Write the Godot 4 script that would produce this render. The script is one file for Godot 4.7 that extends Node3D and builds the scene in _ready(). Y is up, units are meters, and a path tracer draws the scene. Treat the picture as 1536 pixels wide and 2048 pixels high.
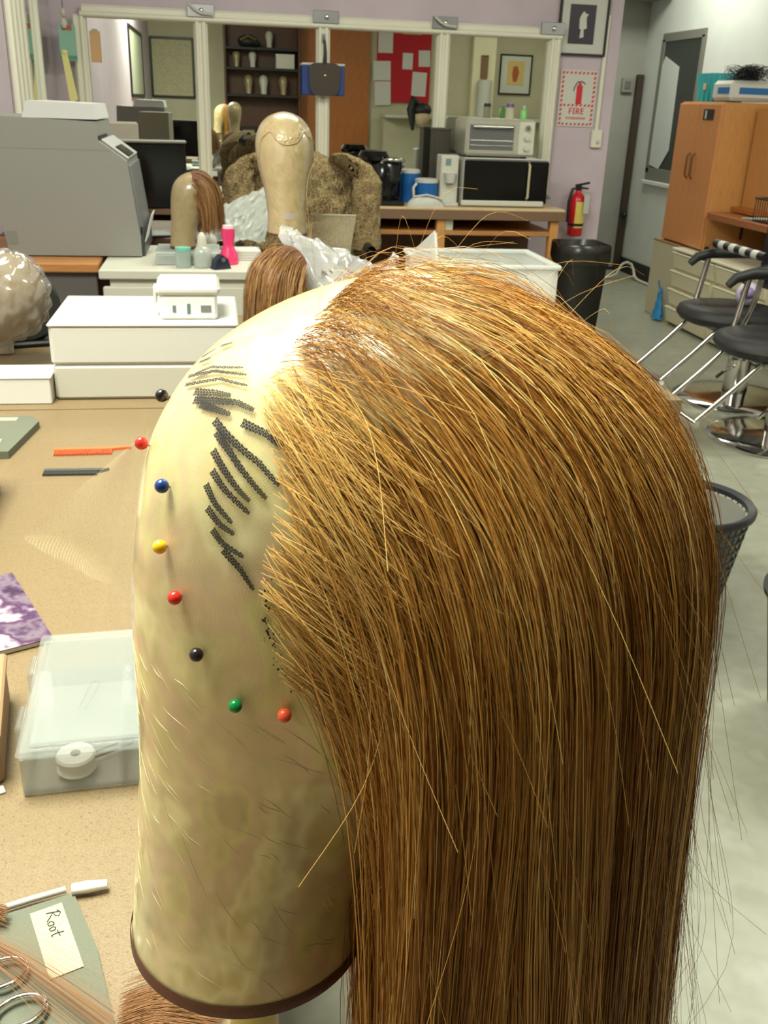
extends Node3D
# A wig-making workshop: a canvas head block with a half-tied wig in front, tables, counters and a mirror wall behind.

class MB:
	# collects shapes into one mesh; every face is wound to agree with its normals
	var v := PackedVector3Array()
	var n := PackedVector3Array()
	var uv := PackedVector2Array()
	var c := PackedColorArray()
	var ix := PackedInt32Array()
	var use_col := false

	func tri_n(a: Vector3, b: Vector3, d: Vector3, nr: Vector3) -> void:
		var k := v.size()
		v.append(a); v.append(b); v.append(d)
		for i in 3:
			n.append(nr); uv.append(Vector2.ZERO)
		if (b - a).cross(d - a).dot(nr) > 0.0:
			ix.append(k); ix.append(k + 2); ix.append(k + 1)
		else:
			ix.append(k); ix.append(k + 1); ix.append(k + 2)

	func quad(a: Vector3, b: Vector3, d: Vector3, e: Vector3, nr: Vector3) -> void:
		var k := v.size()
		v.append(a); v.append(b); v.append(d); v.append(e)
		for i in 4: n.append(nr)
		uv.append(Vector2(0, 1)); uv.append(Vector2(1, 1)); uv.append(Vector2(1, 0)); uv.append(Vector2(0, 0))
		if (b - a).cross(d - a).dot(nr) > 0.0:
			for i in [0, 2, 1, 0, 3, 2]: ix.append(k + i)
		else:
			for i in [0, 1, 2, 0, 2, 3]: ix.append(k + i)

	func box(at: Vector3, size: Vector3, bev := 0.0, bas := Basis.IDENTITY) -> MB:
		var h := size / 2.0
		bev = minf(bev, minf(h.x, minf(h.y, h.z)) * 0.95)
		var i := h - Vector3(bev, bev, bev)
		var ax := [Vector3.RIGHT, Vector3.UP, Vector3.BACK]
		for a in 3:
			var b := (a + 1) % 3
			var d := (a + 2) % 3
			for s in [-1.0, 1.0]:
				var o: Vector3 = ax[a] * h[a] * s
				var p: Vector3 = ax[b] * i[b]
				var q: Vector3 = ax[d] * i[d]
				quad(at + bas * (o - p - q), at + bas * (o + p - q), at + bas * (o + p + q), at + bas * (o - p + q), bas * (ax[a] * s))
		if bev > 0.0:
			for a in 3:
				var b := (a + 1) % 3
				var d := (a + 2) % 3
				for s in [-1.0, 1.0]:
					for t in [-1.0, 1.0]:
						var e0: Vector3 = ax[b] * h[b] * s + ax[d] * i[d] * t
						var e1: Vector3 = ax[b] * i[b] * s + ax[d] * h[d] * t
						var l: Vector3 = ax[a] * i[a]
						quad(at + bas * (e0 - l), at + bas * (e0 + l), at + bas * (e1 + l), at + bas * (e1 - l), bas * (ax[b] * s + ax[d] * t).normalized())
			for s in [-1.0, 1.0]:
				for t in [-1.0, 1.0]:
					for w in [-1.0, 1.0]:
						var sg := Vector3(s, t, w)
						tri_n(at + bas * (Vector3(h.x, i.y, i.z) * sg), at + bas * (Vector3(i.x, h.y, i.z) * sg), at + bas * (Vector3(i.x, i.y, h.z) * sg), bas * sg.normalized())
		return self

	func ring_strip(k0: int, k1: int, count: int) -> void:
		for j in count:
			var a := k0 + j
			var b := k0 + j + 1
			var d := k1 + j + 1
			var e := k1 + j
			put(a, b, d)
			put(a, d, e)

	func put(a: int, b: int, d: int) -> void:
		var nr := n[a] + n[b] + n[d]
		if (v[b] - v[a]).cross(v[d] - v[a]).dot(nr) > 0.0:
			ix.append(a); ix.append(d); ix.append(b)
		else:
			ix.append(a); ix.append(b); ix.append(d)

	func tube(pts: Array, r, sides := 8, cap := true) -> MB:
		var m := pts.size()
		var t: Vector3 = (pts[1] - pts[0]).normalized()
		var up := Vector3.UP if absf(t.y) < 0.9 else Vector3.RIGHT
		var e := t.cross(up).normalized()
		var last := -1
		for i in m:
			var tt: Vector3 = (pts[mini(i + 1, m - 1)] - pts[maxi(i - 1, 0)]).normalized()
			e = (e - tt * e.dot(tt)).normalized()
			var g := tt.cross(e)
			var rr: float = r[i] if r is Array else r
			var k := v.size()
			for j in sides + 1:
				var a := TAU * j / sides
				var d := e * cos(a) + g * sin(a)
				v.append(pts[i] + d * rr); n.append(d); uv.append(Vector2(float(j) / sides, float(i) / m))
			if last >= 0: ring_strip(last, k, sides)
			last = k
			if cap and (i == 0 or i == m - 1):
				var nr := -tt if i == 0 else tt
				var kk := v.size()
				v.append(pts[i]); n.append(nr); uv.append(Vector2.ZERO)
				for j in sides + 1:
					v.append(v[k + j]); n.append(nr); uv.append(Vector2.ZERO)
				for j in sides: put(kk, kk + 1 + j, kk + 2 + j)
		return self

	func lathe(prof: Array, seg := 20, at := Vector3.ZERO, bas := Basis.IDENTITY, sx := 1.0, sz := 1.0) -> MB:
		var m := prof.size()
		var sn := []
		for i in m - 1:
			var d: Vector2 = prof[i + 1] - prof[i]
			sn.append(Vector2(d.y, -d.x).normalized())
		for i in m - 1:
			var k := v.size()
			for w in 2:
				var nn: Vector2 = sn[i]
				var o := i - 1 if w == 0 else i + 1
				if o >= 0 and o < m - 1 and sn[o].dot(sn[i]) > 0.6: nn = (sn[o] + sn[i]).normalized()
				var p: Vector2 = prof[i + w]
				for j in seg + 1:
					var a := TAU * j / seg
					v.append(at + bas * Vector3(p.x * cos(a) * sx, p.y, p.x * sin(a) * sz))
					n.append(bas * Vector3(nn.x * cos(a) / sx, nn.y, nn.x * sin(a) / sz).normalized())
					uv.append(Vector2(float(j) / seg, 1.0 - (float(i) + w) / (m - 1)))
			ring_strip(k, k + seg + 1, seg)
		return self

	func ball(at: Vector3, r: Vector3, seg := 16, rings := 10) -> MB:
		var k := v.size()
		for i in rings + 1:
			var b := PI * i / rings
			for j in seg + 1:
				var a := TAU * j / seg
				var d := Vector3(sin(b) * cos(a), cos(b), sin(b) * sin(a))
				v.append(at + d * r); n.append((d / r).normalized()); uv.append(Vector2(float(j) / seg, float(i) / rings))
		for i in rings: ring_strip(k + i * (seg + 1), k + (i + 1) * (seg + 1), seg)
		return self

	func prism(poly: Array, depth: float, xf := Transform3D.IDENTITY) -> MB:
		# a flat outline in x, y pulled along z, centred
		var p := PackedVector2Array(poly)
		if Geometry2D.is_polygon_clockwise(p): p.reverse()
		var t := Geometry2D.triangulate_polygon(p)
		for s in [-0.5, 0.5]:
			for i in range(0, t.size(), 3):
				var q := []
				for j in 3: q.append(xf * Vector3(p[t[i + j]].x, p[t[i + j]].y, s * depth))
				tri_n(q[0], q[1], q[2], xf.basis * Vector3(0, 0, signf(s)))
		for i in p.size():
			var a := p[i]
			var b := p[(i + 1) % p.size()]
			var o := Vector3(b.y - a.y, a.x - b.x, 0).normalized()
			quad(xf * Vector3(a.x, a.y, -depth / 2), xf * Vector3(b.x, b.y, -depth / 2), xf * Vector3(b.x, b.y, depth / 2), xf * Vector3(a.x, a.y, depth / 2), xf.basis * o)
		return self

	func grid(nu: int, nv: int, fn: Callable, out_from = null, thick := 0.0) -> MB:
		# a curved sheet; fn(u, v) gives a point; with thick a second face behind it
		var k := v.size()
		for i in nu + 1:
			for j in nv + 1:
				v.append(fn.call(float(i) / nu, float(j) / nv)); uv.append(Vector2(float(i) / nu, float(j) / nv)); n.append(Vector3.UP)
		var w := nv + 1
		for i in nu + 1:
			for j in nv + 1:
				var a := v[k + mini(i + 1, nu) * w + j] - v[k + maxi(i - 1, 0) * w + j]
				var b := v[k + i * w + mini(j + 1, nv)] - v[k + i * w + maxi(j - 1, 0)]
				var nr := a.cross(b).normalized()
				if out_from != null and nr.dot(v[k + i * w + j] - out_from) < 0.0: nr = -nr
				n[k + i * w + j] = nr if nr != Vector3.ZERO else Vector3.UP
		for i in nu: ring_strip(k + i * w, k + (i + 1) * w, nv)
		if thick > 0.0:
			var m := v.size() - k
			for i in m:
				v.append(v[k + i] - n[k + i] * thick); n.append(-n[k + i]); uv.append(uv[k + i])
			for i in nu: ring_strip(k + m + i * w, k + m + (i + 1) * w, nv)
		return self

	func mesh() -> ArrayMesh:
		var a := []
		a.resize(Mesh.ARRAY_MAX)
		a[Mesh.ARRAY_VERTEX] = v
		a[Mesh.ARRAY_NORMAL] = n
		a[Mesh.ARRAY_TEX_UV] = uv
		if use_col: a[Mesh.ARRAY_COLOR] = c
		a[Mesh.ARRAY_INDEX] = ix
		var m := ArrayMesh.new()
		m.add_surface_from_arrays(Mesh.PRIMITIVE_TRIANGLES, a)
		return m

var taken := {}
var rng := RandomNumberGenerator.new()
var M := {}

func numbered(s: String) -> String:
	taken[s] = taken.get(s, 0) + 1
	return s if taken[s] == 1 else "%s_%03d" % [s, taken[s] - 1]

func thing(called: String, label: String, category: String, at := Vector3.ZERO, turn := 0.0, group := "") -> Node3D:
	var o := Node3D.new()
	o.name = numbered(called)
	add_child(o)
	o.position = at
	o.rotation.y = turn
	o.set_meta("label", label)
	o.set_meta("category", category)
	if group: o.set_meta("group", group)
	return o

func part(parent: Node3D, called: String, mb, m: Material, label := "") -> MeshInstance3D:
	var o := MeshInstance3D.new()
	o.name = called
	o.mesh = mb.mesh() if mb is MB else mb
	o.material_override = m
	parent.add_child(o, true)
	if label: o.set_meta("label", label)
	return o

func struct(called: String, mb: MB, m: Material, label := "") -> MeshInstance3D:
	var o := MeshInstance3D.new()
	o.name = called
	o.mesh = mb.mesh()
	o.material_override = m
	add_child(o, true)
	o.set_meta("kind", "structure")
	if label: o.set_meta("label", label)
	return o

func bx(at: Vector3, size: Vector3, bev := 0.0, bas := Basis.IDENTITY) -> MB:
	return MB.new().box(at, size, bev, bas)

func V(x: float, y: float, z: float) -> Vector3:
	return Vector3(x, y, z)

func mat(r: float, g: float, b: float, rough := 0.6, metal := 0.0) -> StandardMaterial3D:
	var m := StandardMaterial3D.new()
	m.albedo_color = Color(r / 255.0, g / 255.0, b / 255.0)
	m.roughness = rough
	m.metallic = metal
	return m

func clear(r: float, g: float, b: float, a: float, rough := 0.1) -> StandardMaterial3D:
	var m := mat(r, g, b, rough)
	m.albedo_color.a = a
	m.transparency = BaseMaterial3D.TRANSPARENCY_ALPHA
	return m

func noise_tex(cols: Array, freq: float, kind := FastNoiseLite.TYPE_SIMPLEX_SMOOTH, size := 512, sd := 1, oct := 4) -> NoiseTexture2D:
	var f := FastNoiseLite.new()
	f.noise_type = kind
	f.frequency = freq
	f.seed = sd
	f.fractal_octaves = oct
	var g := Gradient.new()
	g.offsets = PackedFloat32Array(range(cols.size()).map(func(i): return 0.12 + 0.76 * float(i) / (cols.size() - 1)))
	g.colors = PackedColorArray(cols)
	var t := NoiseTexture2D.new()
	t.width = size
	t.height = size
	t.seamless = true
	t.noise = f
	t.color_ramp = g
	return t

func C8(r: float, g: float, b: float) -> Color:
	return Color(r / 255.0, g / 255.0, b / 255.0)

func noisy(cols: Array, freq: float, scale: Vector3, rough := 0.6, kind := FastNoiseLite.TYPE_SIMPLEX_SMOOTH, sd := 1, size := 512) -> StandardMaterial3D:
	var m := StandardMaterial3D.new()
	m.albedo_texture = noise_tex(cols, freq, kind, size, sd)
	m.uv1_triplanar = true
	m.uv1_scale = scale
	m.roughness = rough
	return m

func bump(m: StandardMaterial3D, freq: float, depth: float, sd := 5, kind := FastNoiseLite.TYPE_SIMPLEX_SMOOTH) -> StandardMaterial3D:
	m.heightmap_enabled = true
	m.heightmap_texture = noise_tex([Color.BLACK, Color.WHITE], freq, kind, 512, sd)
	m.heightmap_scale = depth
	return m

# ---------------------------------------------------------------- the head block
# rows of the canvas block: height, front, back, half width; it leans back a little
const LEAN := 0.1225
var ROWS := [[0.005, 0.0545, 0.0515, 0.052], [0.0524, 0.0549, 0.0486, 0.05], [0.1049, 0.0565, 0.0609, 0.055], [0.1416, 0.06, 0.0899, 0.0633], [0.1783, 0.0635, 0.114, 0.0712], [0.215, 0.0634, 0.1253, 0.0752], [0.2464, 0.0583, 0.1199, 0.0711], [0.2727, 0.042, 0.0999, 0.0581], [0.2915, 0.013, 0.067, 0.036], [0.301, -0.027, 0.027, 0.0], [0.2915, -0.067, -0.013, -0.036]]
var skull_rows := []

func row(k: int) -> Vector4:
	if k < 0:
		return row(0) * 2.0 - row(1)
	var r: Array = ROWS[k]
	return Vector4(r[0], r[1], r[2], r[3])

func prof(t: float) -> Vector4:
	t = clampf(t, 0.0, 1.0) * 9.0
	var i := mini(int(t), 8)
	var w := t - i
	var p0 := row(i - 1)
	var p1 := row(i)
	var p2 := row(i + 1)
	var p3 := row(i + 2) if i < 9 else row(10)
	return (p1 * 2.0 + (p2 - p0) * w + (p0 * 2.0 - p1 * 5.0 + p2 * 4.0 - p3) * w * w + (p1 * 3.0 - p0 - p2 * 3.0 + p3) * w * w * w) * 0.5

func skull(th: float, t: float, off := 0.0) -> Vector3:
	# a point on the block: th 0 faces forwards (+x), t runs from base to crown
	var q := prof(t)
	var a := (q.y + q.z) / 2.0
	var p := Vector3((q.y - q.z) / 2.0 + a * cos(th) - LEAN * q.x, q.x, q.w * sin(th))
	if off != 0.0: p += skull_normal(th, t) * off
	return p

func skull_normal(th: float, t: float) -> Vector3:
	var e := 0.004
	var a := skull(th + e, t) - skull(th - e, t)
	var b := skull(th, minf(t + e, 1.0)) - skull(th, minf(t + e, 1.0) - 2 * e)
	var nr := a.cross(b)
	if nr.length() < 1e-12: return Vector3.UP
	nr = nr.normalized()
	if nr.dot(skull(th, t) - Vector3(-0.045, minf(0.19, prof(t).x), 0)) < 0.0: nr = -nr
	return nr

func block_mesh(nu := 72, nv := 60, t0 := 0.0) -> MB:
	var mb := MB.new()
	mb.grid(nu, nv, func(u: float, w: float): return skull(-PI + TAU * u, t0 + (1.0 - t0) * w), Vector3(-0.03, 0.15, 0))
	# make the normals round off smoothly at the seam and the crown
	for i in mb.v.size():
		var u := mb.uv[i]
		mb.n[i] = skull_normal(-PI + TAU * u.x, t0 + (1.0 - t0) * minf(u.y, 0.995))
	mb.lathe([Vector2(0, 0), Vector2(1.0, 0)], 36, Vector3(0.0009, 0.006, 0), Basis.IDENTITY, 0.052, 0.051)
	return mb

func hairline(t: float) -> float:
	# how far round from the middle of the forehead the hair starts, at height t
	var tab := [[0.27, 2.3], [0.32, 1.75], [0.367, 1.56], [0.417, 1.47], [0.465, 1.35], [0.515, 1.265], [0.555, 1.205], [0.597, 1.213], [0.637, 1.213], [0.678, 1.187], [0.717, 1.12], [0.745, 1.0], [0.78, 0.96], [0.828, 0.92], [0.87, 0.86], [0.91, 0.7], [0.945, 0.3], [0.955, 0.0]]
	if t <= tab[0][0]: return 9.0
	for i in tab.size() - 1:
		if t <= tab[i + 1][0]:
			return lerpf(tab[i][1], tab[i + 1][1], (t - tab[i][0]) / (tab[i + 1][0] - tab[i][0]))
	return 0.0

func push_out(p: Vector3, off: float) -> Vector3:
	# keep a hair outside the skull
	if p.y < 0.0: return p
	var ctr: Vector3
	var s: Vector3
	if p.y > 0.2:
		ctr = Vector3(-0.0575, 0.2, 0)
		s = Vector3(0.0945, 0.1012, 0.0752)
	else:
		var r: Vector4 = skull_rows[int(p.y / 0.2 * 99.0)]
		ctr = Vector3((r.y - r.z) / 2.0 - LEAN * p.y, p.y, 0)
		s = Vector3((r.y + r.z) / 2.0, 1.0, r.w)
	var q := (p - ctr) / s
	var rho := q.length()
	var g := q / s
	var gl := g.length()
	if gl < 1e-6: return p
	var d := rho * (rho - 1.0) / gl
	if d < off: p += g / gl * (off - d)
	return p

func make_guides(count: int, y_end: float, r: RandomNumberGenerator, vol := 1.0, sweep := 1.0, far_side := 1.0) -> Array:
	if skull_rows.is_empty():
		for i in 101:
			var lo := 0.0
			var hi := 0.8
			for k in 20:
				var mid := (lo + hi) / 2.0
				if prof(mid).x < 0.2 * i / 99.0: lo = mid
				else: hi = mid
			skull_rows.append(prof(lo))
	var out := []
	while out.size() < count:
		var t := r.randf_range(0.27, 1.0)
		var th := r.randf_range(-PI, PI)
		if r.randf() > prof(t).w / 0.075 + 0.08: continue
		if th > 0.4 and r.randf() > far_side: continue
		var edge := absf(th) - hairline(t)
		if edge < 0.02 + r.randfn(0.0, 0.05): continue
		var p := skull(th, t)
		var nr := skull_normal(th, t)
		var side := signf(p.z) * minf(1.0, absf(p.z) / 0.03)
		var flow := Vector3(-sweep * lerpf(0.42, 1.0, smoothstep(0.6, 0.9, t)), -0.7, side * 0.33)
		flow = (flow - nr * flow.dot(nr)).normalized()
		var lift := 0.06 + 0.12 * r.randf()
		var d := (flow + nr * lift).normalized()
		var pts := [p - nr * 0.001]
		var travelled := 0.0
		var lay := r.randf_range(0.55, 1.0)
		var ye := y_end + r.randfn(0.0, 0.012)
		var wav := r.randf() * TAU
		for s in 70:
			var ds := 0.008
			var gk := 0.12 + 0.16 * minf(1.0, travelled / 0.09)
			d = (d + Vector3(0, -gk, 0) + flow * (0.10 if travelled < 0.05 else 0.0) + Vector3(sin(wav + travelled * 30.0), 0, cos(wav * 1.7 + travelled * 26.0)) * 0.012).normalized()
			if p.y < 0.17 and p.x < -0.1: d.x -= 0.016
			var np: Vector3 = p + d * ds
			travelled += ds
			var off := (0.0013 + 0.0042 * lay * smoothstep(0.0, 0.16, travelled)) * vol
			np = push_out(np, off)
			d = (np - p).normalized()
			p = np
			pts.append(p)
			if p.y < ye: break
		out.append({"pts": pts, "th": th, "t": t, "edge": edge, "n": nr})
	return out

func strands(mb: MB, guides: Array, per: int, r: RandomNumberGenerator, seg: int, width: float, cols: Array, spread := 0.0055, trim := 0.012, thin := false) -> void:
	mb.use_col = true
	for g in guides:
		var src: Array = g.pts
		var m := src.size() - 1
		if m < 3: continue
		var centre: Vector3 = Vector3(-0.055, 0, 0)
		var clump_tone := r.randf()
		# resampled guide
		var gp := []
		for i in seg + 1:
			var f := float(i) / seg
			f = f * (0.55 + 0.45 * f) * m
			var k := mini(int(f), m - 1)
			gp.append(src[k].lerp(src[k + 1], f - k))
		var dirs := []
		var outs := []
		var lats := []
		for i in seg + 1:
			var d: Vector3 = (gp[mini(i + 1, seg)] - gp[maxi(i - 1, 0)]).normalized()
			var o: Vector3 = gp[i] - centre
			o.y = maxf(0.0, gp[i].y - 0.19) * 1.0
			o = (o - d * o.dot(d)).normalized()
			dirs.append(d); outs.append(o); lats.append(d.cross(o))
		var pinch := r.randf_range(0.15, 0.75)
		var dense := per
		var gap: float = g.edge * prof(g.t).w
		if thin: dense = maxi(1, int(per * smoothstep(-0.004, lerpf(0.016, 0.07, smoothstep(0.66, 0.84, g.t)), gap)))
		for k in dense:
			var u := r.randfn(0.0, 1.0)
			var w := absf(r.randfn(0.0, 1.0))
			var along := r.randfn(0.0, 0.004)
			var cut := 1.0 - absf(r.randfn(0.0, trim))
			var tone := clampf(clump_tone * 0.7 + r.randf() * 0.3 + r.randfn(0.0, 0.12), 0.0, 1.0)
			var col: Color = cols[0].lerp(cols[1], tone)
			if r.randf() < 0.14: col = cols[2]
			var twist := r.randf_range(-0.9, 0.9)
			var ct := cos(twist)
			var sn := sin(twist)
			var ww := width * r.randf_range(0.6, 1.25)
			var wv := r.randf() * TAU
			var wa := r.randf_range(0.0, 0.0016)
			var k0 := mb.v.size()
			for i in seg + 1:
				var f := float(i) / seg * cut
				var x := f * seg
				var a := mini(int(x), seg - 1)
				var q: float = x - a
				var p: Vector3 = gp[a].lerp(gp[a + 1], q)
				var lat: Vector3 = lats[a]
				var o: Vector3 = outs[a]
				var sp := spread * lerpf(1.0, pinch, smoothstep(0.0, 0.7, f))
				p += lat * (u * sp + wa * sin(wv + f * 9.0)) + o * (w * sp * 0.55 * smoothstep(0.0, 0.2, f) + wa * 0.6 * cos(wv + f * 7.0)) + dirs[a] * along
				var nn: Vector3 = o * ct + lat * sn
				var side: Vector3 = (lat * ct - o * sn) * ww * 0.5 * (1.0 if i < seg - 2 else 0.6)
				mb.v.append(p - side); mb.v.append(p + side)
				mb.n.append(nn); mb.n.append(nn)
				mb.uv.append(Vector2(0, f)); mb.uv.append(Vector2(1, f))
				mb.c.append(col); mb.c.append(col)
			var flip: bool = (mb.v[k0 + 1] - mb.v[k0]).cross(mb.v[k0 + 2] - mb.v[k0]).dot(mb.n[k0]) > 0.0
			for i in seg:
				var b := k0 + i * 2
				if flip:
					mb.ix.append_array([b, b + 2, b + 1, b + 1, b + 2, b + 3])
				else:
					mb.ix.append_array([b, b + 1, b + 2, b + 1, b + 3, b + 2])

func loose_hair(mb: MB, pts: Array, width: float, col: Color, seg := 14) -> void:
	# one hair along a smooth curve through pts, as a thin three-sided thread
	mb.use_col = true
	var cv := Curve3D.new()
	for i in pts.size():
		var tn: Vector3 = (pts[mini(i + 1, pts.size() - 1)] - pts[maxi(i - 1, 0)]) / 6.0
		cv.add_point(pts[i], -tn, tn)
	var ln := cv.get_baked_length()
	var q := []
	for i in seg + 1: q.append(cv.sample_baked(ln * i / seg, true))
	var k := mb.v.size()
	mb.tube(q, width / 2.0, 3, false)
	for i in mb.v.size() - k: mb.c.append(col)

# ---------------------------------------------------------------- materials
func make_materials() -> void:
	M.lilac = bump(noisy([C8(196, 180, 192), C8(204, 189, 200)], 0.01, V(0.6, 0.6, 0.6), 0.75), 0.09, 0.02)
	M.grey_wall = noisy([C8(150, 150, 144), C8(158, 158, 152)], 0.01, V(0.5, 0.5, 0.5), 0.7)
	M.pale_wall = noisy([C8(205, 207, 206), C8(214, 216, 214)], 0.01, V(0.5, 0.5, 0.5), 0.7)
	M.cream_wall = noisy([C8(188, 182, 156), C8(196, 190, 164)], 0.01, V(0.5, 0.5, 0.5), 0.75)
	M.ceiling = noisy([C8(196, 196, 192), C8(206, 206, 202)], 0.05, V(1, 1, 1), 0.9)
	M.floor = noisy([C8(142, 142, 126), C8(156, 156, 142), C8(148, 147, 132), C8(162, 162, 150)], 0.012, V(0.8, 0.8, 0.8), 0.33)
	M.board = bump(noisy([C8(100, 82, 56), C8(122, 102, 72), C8(134, 116, 86), C8(118, 96, 66), C8(138, 120, 92)], 0.09, V(5.5, 5.5, 5.5), 0.5), 0.2, 0.012)
	M.board_edge = noisy([C8(112, 76, 44), C8(134, 94, 58)], 0.03, V(3, 12, 3), 0.6)
	M.dark_wood = noisy([C8(74, 46, 28), C8(98, 62, 38)], 0.02, V(1, 9, 1), 0.5)
	M.oak = noisy([C8(190, 128, 70), C8(208, 150, 88), C8(198, 138, 76)], 0.02, V(12, 0.8, 12), 0.45)
	M.oak_flat = noisy([C8(170, 114, 64), C8(188, 132, 78)], 0.02, V(0.8, 14, 14), 0.45)
	M.orange_wood = noisy([C8(150, 86, 34), C8(176, 106, 46), C8(160, 94, 38)], 0.015, V(8, 0.5, 8), 0.4)
	M.white = mat(194, 192, 186, 0.4)
	M.white_rail = mat(226, 222, 206, 0.3)
	M.offwhite = mat(200, 197, 184, 0.5)
	M.paper = mat(206, 204, 198, 0.8)
	M.masking = noisy([C8(168, 162, 134), C8(178, 172, 146)], 0.04, V(9, 9, 9), 0.7)
	M.black = mat(22, 21, 22, 0.4)
	M.black_soft = mat(30, 29, 31, 0.55)
	M.black_gloss = mat(14, 14, 16, 0.12)
	M.ink = mat(14, 11, 13, 0.7)
	M.grey_metal = mat(150, 150, 154, 0.35, 0.8)
	M.chrome = mat(215, 213, 208, 0.1, 1.0)
	M.mirror = mat(228, 232, 226, 0.0, 1.0)
	M.printer = noisy([C8(134, 132, 126), C8(142, 140, 134)], 0.3, V(14, 14, 14), 0.55)
	M.printer_lid = mat(205, 205, 205, 0.45)
	M.canvas = canvas_material(true)
	M.canvas_far = canvas_material(false)
	M.leather = noisy([C8(72, 34, 24), C8(100, 52, 38)], 0.05, V(12, 12, 12), 0.5)
	M.cap = noisy([C8(170, 124, 70), C8(196, 148, 92)], 0.05, V(20, 20, 20), 0.8)
	var h := StandardMaterial3D.new()
	h.vertex_color_use_as_albedo = true
	h.roughness = 0.38
	h.metallic_specular = 0.3
	M.hair = h
	M.net = net_material()
	M.bag = clear(236, 238, 240, 0.2, 0.12)
	M.tub = clear(176, 184, 182, 0.2, 0.08)
	M.tub_lid = clear(186, 192, 188, 0.2, 0.1)
	M.frosted = clear(240, 240, 236, 0.8, 0.4)
	M.sage = noisy([C8(96, 99, 84), C8(104, 107, 92)], 0.1, V(10, 10, 10), 0.75)
	M.glass = clear(240, 244, 244, 0.03, 0.02)
	M.leopard = noisy([C8(196, 180, 138), C8(150, 122, 76), C8(70, 50, 28), C8(184, 164, 118), C8(92, 68, 40), C8(202, 188, 148)], 0.035, V(2.2, 2.2, 2.2), 0.95, FastNoiseLite.TYPE_SIMPLEX, 8)
	bump(M.leopard, 0.2, 0.6)

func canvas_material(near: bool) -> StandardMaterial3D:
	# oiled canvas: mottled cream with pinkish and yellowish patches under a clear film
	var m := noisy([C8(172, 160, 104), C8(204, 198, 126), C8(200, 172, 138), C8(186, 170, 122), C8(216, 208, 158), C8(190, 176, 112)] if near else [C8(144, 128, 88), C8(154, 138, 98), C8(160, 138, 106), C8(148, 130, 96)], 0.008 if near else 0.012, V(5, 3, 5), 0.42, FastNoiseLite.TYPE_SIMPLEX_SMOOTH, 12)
	m.clearcoat_enabled = true
	m.clearcoat = 0.8
	m.clearcoat_roughness = 0.12
	m.heightmap_enabled = true
	m.heightmap_texture = noise_tex([Color.BLACK, Color.WHITE], 0.012, FastNoiseLite.TYPE_SIMPLEX_SMOOTH, 512, 21, 3)
	m.heightmap_scale = 0.13
	return m

func net_material() -> StandardMaterial3D:
	# fine hexagonal tulle: thin threads, open between
	var im := Image.create(64, 64, false, Image.FORMAT_RGBA8)
	for y in 64:
		for x in 64:
			var a := fposmod(x / 64.0 * 4.0 + y / 64.0 * 4.0, 1.0)
			var b := fposmod(x / 64.0 * 4.0 - y / 64.0 * 4.0, 1.0)
			var on := minf(minf(a, 1.0 - a), minf(b, 1.0 - b))
			im.set_pixel(x, y, Color(0.86, 0.80, 0.64, 0.3 if on < 0.11 else 0.0))
	var m := StandardMaterial3D.new()
	m.albedo_texture = ImageTexture.create_from_image(im)
	m.transparency = BaseMaterial3D.TRANSPARENCY_ALPHA
	m.roughness = 0.6
	return m

# ---------------------------------------------------------------- lights
func ceiling_panel(x: float, z: float, energy: float, label: String, turn := 0.0) -> void:
	var t := thing("ceiling_light", label, "light", V(x, 2.6, z), turn, "fluorescent ceiling panels")
	part(t, "frame", bx(V(0, -0.015, 0.315), V(1.26, 0.03, 0.03), 0.004).box(V(0, -0.015, -0.315), V(1.26, 0.03, 0.03), 0.004).box(V(0.615, -0.015, 0), V(0.03, 0.03, 0.6), 0.004).box(V(-0.615, -0.015, 0), V(0.03, 0.03, 0.6), 0.004), M.white)
	var em := mat(250, 246, 232, 0.5)
	em.emission_enabled = true
	em.emission = C8(255, 250, 238)
	em.emission_energy_multiplier = 1.5
	part(t, "diffuser", bx(V(0, -0.008, 0), V(1.2, 0.012, 0.6)), em, "glowing white diffuser")
	var l := AreaLight3D.new()
	l.name = "panel_light"
	l.area_size = Vector2(1.2, 0.6)
	l.light_color = C8(248, 253, 232)
	l.light_energy = energy
	l.shadow_enabled = true
	l.area_range = 20.0
	t.add_child(l)
	l.position = V(0, -0.03, 0)
	l.rotation.x = -PI / 2

# ---------------------------------------------------------------- the wig block in front
func head_block(at: Vector3, turn: float, label: String, sc := 1.0, m: Material = null) -> Node3D:
	var t := thing("canvas_head_block", label, "head block", at, turn)
	t.scale = V(sc, sc, sc)
	part(t, "canvas_body", block_mesh(), m if m else M.canvas)
	# leather band round the foot
	var rim := MB.new()
	rim.grid(72, 4, func(u: float, w: float): return skull(-PI + TAU * u, 0.001 + 0.015 * w, 0.0009 - 0.0006 * absf(w - 0.5)), V(0, 0.005, 0))
	part(t, "base_rim", rim, M.leather, "dark red-brown leather band round the foot")
	# raised creases of the cling film over the canvas
	var r := RandomNumberGenerator.new()
	r.seed = 52
	var cr := MB.new()
	for k in 170:
		var th := r.randf_range(-2.6, 0.9)
		var tt := r.randf_range(0.05, 0.42)
		var dth := r.randf_range(-0.3, -0.08)
		var dt := dth * r.randf_range(0.05, 0.2)
		var pts := []
		for i in 7: pts.append(skull(th + dth * i / 6.0, tt + dt * i / 6.0 + 0.0012 * sin(i * 0.8 + k), 0.0))
		cr.tube(pts, [0.00002, 0.00008, 0.00016, 0.00018, 0.00015, 0.0001, 0.00002], 4, false)
	part(t, "film_creases", cr, mat(206, 196, 150, 0.3), "fine creases of clear film").set_meta("kind", "stuff")
	return t

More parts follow.
